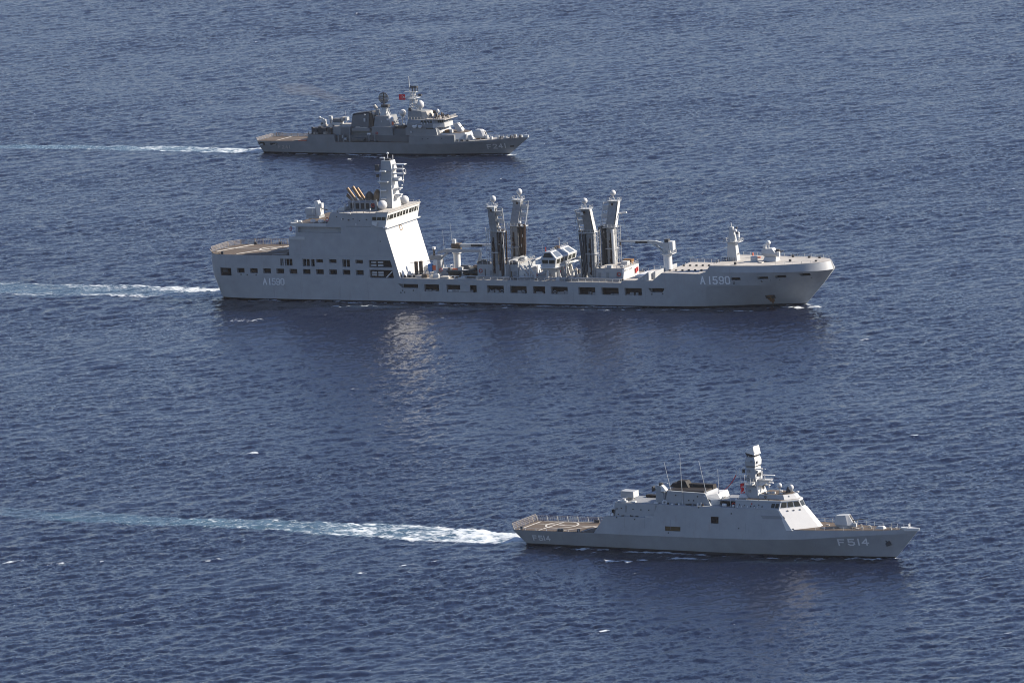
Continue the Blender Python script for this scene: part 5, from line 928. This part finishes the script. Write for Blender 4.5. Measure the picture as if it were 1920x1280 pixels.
    for x, y, s_, hh in ((23.2,-5.6,.4,2.6),(24.6,-5.8,.8,2.2),(26.4,-5.4,.7,2.8),(28.0,-5.6,1.2,2.4),(30.2,-5.4,.8,2.6)): m.box(x-s_,x+s_,y-.5,y+.5,7.72,7.72+hh)
    m.build('deck_machinery', 'dark', S); m = MB()
    for x, y, s_ in ((25.2,-6.2,.4),(29,-6.4,.8),(24.4,-6.3,.6),(30.6,-6.0,.3)): m.box(x-s_,x+s_,y-.3,y+.3,7.72,8.0+s_*.8)
    m.build('deck_locker', 'deckgrey', S); rail([(21.8,-6.9,7.6),(32.6,-6.9,7.7)], S, 1.0, 1.6, .06, 2, 'dark')
    cg = MB().lathe((25.2,0,10.0),[(1.3,0),(1.3,.6),(.8,1.0)],14).build('close_in_gun', 'deckgrey', S, True); m = MB().box(24.6,25.8,-.9,.9,10.9,12.6); m.path([(25.8,-.5,10.4),(26,-.5,11.8),(25.2,-.5,12.8),(23.8,-.5,13.2)],.3,8); m.sphere((23.6,-.4,13.3),.55); m.build('gun_shield', 'pale', cg); MB().box(24.2,25.3,-1,.4,10.3,11.4).build('gun_breech', 'dark', cg)
    MB().hexa([(27.6,-.2,12.4),(28.8,-.2,12.4),(28.8,.8,12.4),(27.6,.8,12.4)],[(27.2,-.2,13.9),(28.6,-.2,13.9),(28.6,.8,13.9),(27.2,.8,13.9)]).build('director_dish', 'pale', S); MB().tube((28.0,.3,10),(28.1,.3,12.5),.3).build('director_post', 'oldgrey', S)
    ln = MB().box(30.2,33.4,-2.6,1.0,10.7,11.6).build('launcher', 'pale', S); MB().box(29.8,33.2,-1.6,1.2,11.62,13.1).build('launch_box', 'gloom', ln); m = MB().box(33.4,34.4,-1.2,.8,12.2,13.6); m.build('launch_tube', 'orange' if False else 'deckgrey', ln); m = MB().box(34.9,35.9,-1.2,.8,12.2,13.6); m.build('launch_tube', 'pale', ln); MB().box(34.42,34.88,-1.1,.7,12.3,13.5).build('launcher_frame', 'soot', ln); m = MB().box(33.5,38.8,-2.2,-1.4,10.64,11.1); m.frust(28.6,30.6,-3.4,-1.4,10.0,29,30.4,-3,-1.6,11.2); m.build('roof_locker', 'deckgrey', S)
    whip(S,(33,4,10.6),(32.6,4,15.6),.06)
    return S, H

# ================================================================ sea
rng = np.random.default_rng(21)
def spectrum_tile(N, L, lp, lmin, lmax, spread, ang, iso):
    k1 = np.fft.fftfreq(N, L/N)*2*np.pi; KX, KY = np.meshgrid(k1, k1, indexing='ij'); K = np.hypot(KX, KY); K[0,0] = 1e-6
    th = np.arctan2(KY, KX)-ang; kp = 2*np.pi/lp
    P = np.exp(-1.25*(kp/K)**2)/K**3.7*((1-iso)*np.abs(np.cos(th))**spread+iso)
    P *= (K > 2*np.pi/lmax)*(1/(1+(K*lmin/(2*np.pi))**8)); P[0,0] = 0
    A = np.sqrt(P)*(rng.normal(size=K.shape)+1j*rng.normal(size=K.shape))
    A = A*np.exp(0)
    f = lambda a: np.real(np.fft.ifft2(a))
    h = f(A); s = h.std(); return h/s, f(-1j*KX/K*A)/s, f(-1j*KY/K*A)/s
def noise_tile(N, L, l0, slope, ax=1.0):
    k1 = np.fft.fftfreq(N, L/N); KX, KY = np.meshgrid(k1, k1, indexing='ij'); K = np.hypot(KX*ax, KY)
    P = 1/(1+(K*l0)**slope); P[0,0] = 0
    n = np.real(np.fft.ifft2(P*np.fft.fft2(rng.normal(size=(N, N))))); return n/n.std()
def samp(T, L, x, y):
    N = T.shape[0]; u = (x/L*N) % N; v = (y/L*N) % N; i = u.astype(int); j = v.astype(int); a = u-i; b = v-j; i %= N; j %= N; i2 = (i+1) % N; j2 = (j+1) % N
    return (T[i,j]*(1-a)+T[i2,j]*a)*(1-b)+(T[i,j2]*(1-a)+T[i2,j2]*a)*b
def sstep(a, b, x): t = np.clip((x-a)/(b-a), 0, 1); return t*t*(3-2*t)
WAVE_ANG = R(118)
ys = [1400.0]
while ys[-1] < 3420: ys.append(ys[-1]+.85*(ys[-1]/1600)**1.25)
ys = np.array(ys); NC = 1140; us = np.linspace(-.148, .148, NC)
UU, YY = np.meshgrid(us, ys); XX = UU*YY; NR = len(ys)
LA, LB = 389.0, 83.0
ta = spectrum_tile(768, LA, 11.5, 1.5, 60, 2.2, WAVE_ANG, .20); tb = spectrum_tile(384, LB, 2.8, .45, 5.0, 1.5, WAVE_ANG+R(15), .30)
ca, sa = math.cos(R(9)), math.sin(R(9)); ra, rb = XX*ca+YY*sa, -XX*sa+YY*ca
cb, sb = math.cos(R(-27)), math.sin(R(-27)); rc, rd = XX*cb+YY*sb, -XX*sb+YY*cb
n1 = noise_tile(512, 640, 60, 3.0)            # gust patches
gust = samp(n1, 640, XX*.55, YY)+.5*samp(n1, 640, XX*.2+90, YY*2.1+40)
AMPA, AMPB = .138, .050
mod = np.clip(1+.22*gust, .3, 1.8)
ha, hb = samp(ta[0], LA, ra, rb), samp(tb[0], LB, rc, rd)
dxa, dya = samp(ta[1], LA, ra, rb), samp(ta[2], LA, ra, rb); dxb, dyb = samp(tb[1], LB, rc, rd), samp(tb[2], LB, rc, rd)
swell = np.clip(1+.16*samp(n1, 640, YY*.8+33, XX*.6), .3, 2)
HH = AMPA*ha*swell+AMPB*hb*mod
DX = 1.25*AMPA*(dxa*ca-dya*sa)+.9*AMPB*(dxb*cb-dyb*sb); DY = 1.25*AMPA*(dxa*sa+dya*ca)+.9*AMPB*(dxb*sb+dyb*cb)
# foam fields laid down by the ships and the wind
SHIPS = {'F': (3.07, 1815.92, R(-28.12), 106.0), 'A': (-91.59, 2297.99, R(-24.9), 206.4), 'Y': (-91.05, 2678.31, R(-26.77), 105.4)}
def local(k):
    x0, y0, h, L = SHIPS[k]; dx, dy = XX-x0, YY-y0
    return dx*math.cos(h)+dy*math.sin(h), -dx*math.sin(h)+dy*math.cos(h)
nf = noise_tile(768, 200, 2.6, 3.4); ns = noise_tile(768, 150, 9.0, 3.2); nl = noise_tile(512, 300, 22, 3.0)
foam = np.zeros_like(HH); aer = np.zeros_like(HH); calm = np.zeros_like(HH); regions = {}
for k, (c0, w0, w1, amp, dec, tail, edge) in {'F': (1.2, 5.5, 9.5, 1.35, 90, 190, .55), 'A': (0.0, 8.0, 13.0, 1.2, 150, 420, .75), 'Y': (-1.0, 6.0, 7.5, 1.15, 105, 220, .45)}.items():
    lx, ly = local(k); b = -lx+1.0; h = SHIPS[k][2]
    ex, ey = lx, ly
    fine = samp(nf, 200, ex*.55, ey*1.0); soft = samp(ns, 150, ex*.5, ey); big = samp(nl, 300, ex*.45, ey)
    wob = 1.3*big*np.clip(b/60, 0, 1.6)
    hw = w0+(w1-w0)*(1-np.exp(-np.clip(b, 0, None)/22)); hw = hw*(1-.42*sstep(55, 130, b)*(k != 'A')) + (0 if k != 'F' else 2.2*np.exp(-((b-30)/18)**2))
    lat = (ly-c0-(.02*b if k != 'A' else 0)-wob)
    t = np.abs(lat)/hw
    on = sstep(-.5, 3.0, b)
    body = (1-sstep(.72, 1.05, t+.10*soft)); rim = np.exp(-((t-.86)/.16)**2)
    core = np.exp(-np.clip(b, 0, None)/dec)*(1-.55*(k == 'A'))
    inten = on*amp*core*(body*(.62+.38*(k == 'F' and 1 or .9))+edge*rim)
    if k == 'A': inten = on*amp*(np.exp(-b.clip(0)/110)*.62*body+.62*rim*np.exp(-b.clip(0)/240)*sstep(4,20,b)+.55*np.exp(-((lat-6)/3.0)**2)*np.exp(-b.clip(0)/55))
    pat = fine*.42+soft*.40+.12*big
    f = np.clip(inten*(.60+.30*pat)-.06, 0, .92)*(inten > .02)
    foam = np.maximum(foam, f)
    aer = np.maximum(aer, np.clip(on*body*(1-sstep(tail*.55, tail*1.25, b))*(.55+.45*core)+.12*on*soft*body, 0, 1)*(.62 if k != 'A' else .42))
    calm = np.maximum(calm, on*body*(1-sstep(tail*.6, tail*1.3, b))*.55)
    regions[k] = (b > -.5) & (b < tail*1.25) & (np.abs(ly-c0) < w1+7)
    # broken water along the hull and at the stem
    L = SHIPS[k][3]; half = {'F': 6.5, 'A': 12.1, 'Y': 6.6}[k]
    hl = half*np.clip((1-np.clip((lx-L*.62)/(L*.38), 0, 1)**1.8), 0, 1); d = -ly-hl
    strip = np.exp(-((d-1.0)/1.1)**2)*sstep(-2, 6, lx)*(1-sstep(L-3, L+1, lx))
    f2 = np.clip(strip*(.74+.40*soft+.25*fine)-.22, 0, .85); foam = np.maximum(foam, f2)
    strip2 = np.exp(-((d-(5.0+.03*(L-lx)))/1.4)**2)*sstep(10, 25, lx)*(1-sstep(L-18, L-8, lx))
    foam = np.maximum(foam, np.clip(strip2*(.34+.55*big+.4*soft+.25*fine)-.40, 0, .9)); aer = np.maximum(aer, strip2*.12)
    stem = np.exp(-((lx-L-.4)/3.2)**2-((ly+.4)/1.8)**2)*{'F': .85, 'A': 1.15, 'Y': 1.2}[k]
    foam = np.maximum(foam, np.clip(stem*(1.0+.35*fine)-.25, 0, 1))
    calm = np.maximum(calm, np.exp(-((d-6)/9)**2)*(d > -1)*sstep(5, 25, lx)*(1-sstep(L-12, L, lx))*.5)
def patch(k, x, y, lx_, ly_, amp):
    ex, ey = local(k); dx, dy = ex-x, ey-y; g_ = np.exp(-(dx/lx_)**2-((dy-.10*dx)/ly_)**2)*amp
    global foam
    foam = np.maximum(foam, np.clip(g_*(1.0+.5*samp(nf, 200, ex, ey))-.30, 0, 1))
for a in (('F',33,-21,3.0,1.2,1.3),('F',37.5,-20.3,3.2,1.1,1.3),('F',41,-17.9,2.0,.9,1.2),('F',83.6,-9.2,3.2,1.0,1.3),('F',88.2,-6.8,2.5,.9,1.2),('F',18,-16.2,5,1.0,.65),('F',24,-11.1,7,.8,.7),('F',90.1,-17.9,2,.7,.7),('F',36,-8.5,9,.7,.75),('F',58,-9.5,8,.7,.7),('F',109.4,-1.8,2.6,1.4,.75),('F',-4.5,9.0,5,2.5,1.1),('F',-9,-4.5,6,2.2,1.1),
          ('A',60.3,-19.1,5,1.1,.9),('A',88.8,-18.1,5,1.0,.9),('A',108,-18.1,4,.9,.85),('A',136.6,-18.1,4,.9,.8),('A',171,-15.2,3.4,1.1,1.2),('A',189.8,-15.3,5,1.3,1.4),('A',182,-15.4,2.5,1,1.0),('A',206.5,-5.4,6.5,1.6,1.5),('A',209.8,-3.6,3.5,1.6,1.4),('A',198,-7.0,6,1.0,.9),('Y',106.6,-1.0,2.2,1.6,1.5),('Y',47,-21.7,2.5,1,1.1),('Y',79.8,-13.9,2,.8,.9)): patch(*a)
for x, y, s_ in ((110,2133,1.6),(-76,1976,1.8),(18,1687,1.8),(-137,1946,1.2),(-42,1782,2.2),(-123,1817,2.2),(-82,1810,1.9),(-96,1809,1.2),(-136,1822,2.0),(-112,1816,1.4),(-77,2835,1.6),(-73,2025,1.2),(-22,2772,1.2),(119,1850,.8),(41,1894,.8),(-31,1789,1.7),(-24,1792,1.3),(140,2320,.8),(-89,2237,2.6),(-83,2236,2.4),(-22,2220,1.4),(-15,2216,1.4),(42,2361,1.6),(-103,2365,1.5),(-163,2354,1.2),(-160,2356,1.0),(117,1660,1.2),(-60,2240,1.2),(70,2216,1.3),(-125,1646,1.2)):
    g_ = np.exp(-((XX-x)/(1.5*s_))**2-((YY-y-.5*(XX-x))/(.9*s_))**2)*(.46+.22*(s_ > 1.5)); foam = np.maximum(foam, np.clip(1.1*g_*(1+.35*samp(nf,200,XX,YY))-.12, 0, .9)); HH += .28*g_
crest = (ha > 2.9)*np.clip((ha-2.9)*1.3, 0, 1)*sstep(1.15, 1.9, samp(nl, 300, XX, YY)+.5*gust)
foam = np.maximum(foam, np.clip(crest*(.7+.5*samp(nf, 200, XX, YY)), 0, .8))
fade = sstep(0, .004, us[None, :]+.148)*sstep(0, .004, .148-us[None, :])*sstep(1400, 1425, YY)*(1-sstep(3380, 3420, YY))
HH = HH*(1-.45*calm)*fade; DX *= fade*(1-.4*calm); DY *= fade*(1-.4*calm)
HH += fade*foam*.10
V = np.stack([XX+DX, YY+DY, HH], -1).reshape(-1, 3)
idx = np.arange(NR*NC).reshape(NR, NC)
Q = np.stack([idx[:-1,:-1], idx[:-1,1:], idx[1:,1:], idx[1:,:-1]], -1).reshape(-1, 4)
# sea water material
RIP = .9
sm, n, l, b = new_mat('sea_water')
af = n.new('ShaderNodeAttribute'); af.attribute_name = 'foam'; aa = n.new('ShaderNodeAttribute'); aa.attribute_name = 'aeration'
geo = n.new('ShaderNodeNewGeometry')
mp = n.new('ShaderNodeMapping'); mp.inputs['Rotation'].default_value = (0, 0, -WAVE_ANG); mp.inputs['Scale'].default_value = (1.0, .55, 1); l.new(geo.outputs['Position'], mp.inputs[0])
nb = n.new('ShaderNodeTexNoise'); nb.inputs["Scale"].default_value = .95; nb.inputs['Detail'].default_value = 5; nb.inputs['Roughness'].default_value = .72; l.new(mp.outputs[0], nb.inputs['Vector'])
v1 = n.new('ShaderNodeVectorMath'); v1.operation = 'SUBTRACT'; l.new(nb.outputs['Color'], v1.inputs[0]); v1.inputs[1].default_value = (.5, .5, .5)
v2 = n.new('ShaderNodeVectorMath'); v2.operation = 'MULTIPLY'; l.new(v1.outputs[0], v2.inputs[0]); v2.inputs[1].default_value = (RIP, RIP, 0)
ga = n.new('ShaderNodeAttribute'); ga.attribute_name = 'gusts'
vs_ = n.new('ShaderNodeVectorMath'); vs_.operation = 'SCALE'; l.new(v2.outputs[0], vs_.inputs[0]); l.new(ga.outputs['Fac'], vs_.inputs['Scale'])
v3 = n.new('ShaderNodeVectorMath'); v3.operation = 'ADD'; l.new(geo.outputs['Normal'], v3.inputs[0]); l.new(vs_.outputs[0], v3.inputs[1])
bp = n.new('ShaderNodeVectorMath'); bp.operation = 'NORMALIZE'; l.new(v3.outputs[0], bp.inputs[0])
fmap = n.new('ShaderNodeMapping'); fmap.inputs['Rotation'].default_value = (0, 0, R(27)); fmap.inputs['Scale'].default_value = (.5, 1.0, 1); l.new(geo.outputs['Position'], fmap.inputs[0])
nf_ = n.new('ShaderNodeTexNoise'); nf_.inputs['Scale'].default_value = 1.0; nf_.inputs['Detail'].default_value = 6; nf_.inputs['Roughness'].default_value = .75; l.new(fmap.outputs[0], nf_.inputs['Vector'])
ad = n.new('ShaderNodeMapRange'); l.new(nf_.outputs['Fac'], ad.inputs[0]); ad.inputs[1].default_value = .30; ad.inputs[2].default_value = .70
a2 = n.new('ShaderNodeMath'); a2.operation = 'ADD'; l.new(af.outputs['Fac'], a2.inputs[0]); l.new(ad.outputs[0], a2.inputs[1])
fm = n.new('ShaderNodeMapRange'); fm.inputs[1].default_value = .86; fm.inputs[2].default_value = 1.22; fm.inputs[4].default_value = .85; fm.interpolation_type = 'SMOOTHSTEP'; l.new(a2.outputs[0], fm.inputs[0])
c1 = n.new('ShaderNodeMix'); c1.data_type = 'RGBA'; l.new(aa.outputs['Fac'], c1.inputs[0]); c1.inputs[6].default_value = (.0045, .008, .024, 1); c1.inputs[7].default_value = (.085, .165, .215, 1)
c2 = n.new('ShaderNodeMix'); c2.data_type = 'RGBA'; l.new(fm.outputs[0], c2.inputs[0]); l.new(c1.outputs[2], c2.inputs[6]); c2.inputs[7].default_value = (.62, .66, .68, 1)
l.new(c2.outputs[2], b.inputs['Base Color']); l.new(bp.outputs[0], b.inputs['Normal'])
rg = n.new('ShaderNodeMapRange'); l.new(fm.outputs[0], rg.inputs[0]); rg.inputs[3].default_value = .25; rg.inputs[4].default_value = .8; l.new(rg.outputs[0], b.inputs['Roughness'])
b.inputs['IOR'].default_value = 1.333
M['sea'] = sm
def grid_obj(name, faces):
    used, inv = np.unique(faces, return_inverse=True); v = V[used]; q = inv.reshape(-1, 4)
    me = bpy.data.meshes.new(name); me.vertices.add(len(v)); me.vertices.foreach_set('co', v.astype(np.float32).ravel())
    me.loops.add(q.size); me.loops.foreach_set('vertex_index', q.astype(np.int32).ravel())
    me.polygons.add(len(q)); me.polygons.foreach_set('loop_start', np.arange(0, q.size, 4, dtype=np.int32)); me.polygons.foreach_set('use_smooth', np.ones(len(q), bool))
    me.update(calc_edges=True)
    for nm, arr in (('foam', foam), ('aeration', aer), ('gusts', np.clip(1+.22*gust, .4, 1.7)*(1-.3*calm))):
        at = me.attributes.new(nm, 'FLOAT', 'POINT'); at.data.foreach_set('value', arr.reshape(-1)[used].astype(np.float32))
    me.materials.append(sm); o = bpy.data.objects.new(name, me); sc.collection.objects.link(o); return o
own = np.zeros(len(Q), int)
for i, k in enumerate('FAY'):
    own[(regions[k].reshape(-1)[Q].all(1)) & (own == 0)] = i+1
o = grid_obj('sea', Q[own == 0]); tag(o, 'open blue sea with small wind waves', 'sea', kind='structure')
for i, lb in ((1, 'broad white and turquoise foam wake trailing behind the nearest frigate'), (2, 'pale turquoise wake with thin foam edges trailing behind the supply ship'), (3, 'thin straight white wake trailing behind the farthest frigate')):
    tag(grid_obj('ship_wake', Q[own == i]), lb, 'wake', kind='stuff')
sf_ = sm.copy(); sf_.name = 'sea_water_coarse'          # flat sheet: its waves are all in the normals
sf_.node_tree.nodes[v2.name].inputs[1].default_value = (1.5, 1.5, 0); sf_.node_tree.nodes[nb.name].inputs['Scale'].default_value = .30
# the sea beyond the finely modelled part, out to the horizon
y0, y1, u = 1400.0, float(ys[-1]), .148; F_ = 14000.0
pts = [(-u*y0,y0,0),(u*y0,y0,0),(u*y1,y1,0),(-u*y1,y1,0),(-F_,-3000,0),(F_,-3000,0),(F_,F_,0),(-F_,F_,0)]
ob = MB().add(pts, [(4,5,1,0),(5,6,2,1),(6,7,3,2),(7,4,0,3)]).build('sea', sf_);
at = ob.data.attributes.new('gusts', 'FLOAT', 'POINT'); at.data.foreach_set('value', np.ones(len(ob.data.vertices), np.float32)); tag(ob, 'distant open blue sea around the modelled waves', 'sea', kind='structure')

# ================================================================ build everything
sn, Hn = frigate_near(); sa_, Ha = supply_ship(); sf, Hf = frigate_far()
bpy.context.view_layer.update()
boat(sa_)
def flag(S, origin, wd, hg, dirv, label, asp, amp, drop):
    o, F = cloth('flag', S, origin, wd, hg, dirv, amp=amp, drop=drop); emblem(F, o, .40, .5, .25, asp); return tag(o, label, 'flag')
flag(sn, (64.4,-2.2,15.3), 1.15, 3.3, (-1,-.25,0), 'red flag with white crescent hanging limp beside the mast of the nearest frigate', 1.9, .2, .08)
flag(sf, (61.3,-.4,20.6), 2.9, 2.1, (-1,.1,0), 'red flag with white crescent streaming from the mast of the farthest frigate', .72, .16, .04)
m = MB(); P0, P1 = Vector((62.0,-2.2,20.5)), Vector((58.2,-1.5,16.4)); pts = [P0+(P1-P0)*t+Vector((0,.1*math.sin(9*t),-.5*math.sin(math.pi*t))) for t in np.linspace(0, 1, 13)]
for i, (a, c) in enumerate(zip(pts[:-1], pts[1:])): m.tube(a, c, .13-.005*i, n=5)
o = m.build('pennant', 'flag'); o.location = sn.location; o.rotation_euler = sn.rotation_euler
tag(o, 'long thin red pennant streaming aft from the mast yard of the nearest frigate', 'pennant')

# thin sea haze: one closed box of even air round the camera, the ships and the water
hm = bpy.data.materials.new('sea_haze'); hm.use_nodes = True; hn = hm.node_tree; hn.nodes.clear()
pv = hn.nodes.new('ShaderNodeVolumePrincipled'); pv.inputs['Density'].default_value = 7.0e-6; pv.inputs['Color'].default_value = (.93, .95, 1, 1); pv.inputs['Anisotropy'].default_value = 0.0
ho = hn.nodes.new('ShaderNodeOutputMaterial'); hn.links.new(pv.outputs[0], ho.inputs['Volume'])
hz = MB().box(-14500, 14500, -3500, 14500, -2.5, 345).build1('haze', hm); hz['kind'] = 'stuff'; hz['label'] = 'thin pale sea haze over the whole scene'; hz['category'] = 'haze'

# thin brown exhaust haze drifting aft from the funnel of the farthest frigate
sm_ = bpy.data.materials.new('exhaust_smoke'); sm_.use_nodes = True; sn_ = sm_.node_tree; sn_.nodes.clear()
pv = sn_.nodes.new('ShaderNodeVolumePrincipled'); pv.inputs['Density'].default_value = .016; pv.inputs['Color'].default_value = (.50, .40, .28, 1)
ho = sn_.nodes.new('ShaderNodeOutputMaterial'); sn_.links.new(pv.outputs[0], ho.inputs['Volume'])
rs = []
for t in np.linspace(0, 1, 15):
    c = Vector((43-38*t, 1.5*math.sin(5*t), 16.6+9.5*t**.7+.5*math.sin(13*t))); r_ = (.5+5.0*t)*(1-t**6)+.05; rs.append([(c.x, c.y+r_*math.cos(a), c.z+.7*r_*math.sin(a)) for a in np.linspace(0, 2*math.pi, 13)[:-1]])
o = MB().rings(rs).build1('exhaust_smoke', sm_, None, True); o.location = sf.location; o.rotation_euler = sf.rotation_euler
tag(o, 'faint brown exhaust smoke drifting aft from the funnel of the farthest frigate', 'smoke', kind='stuff')
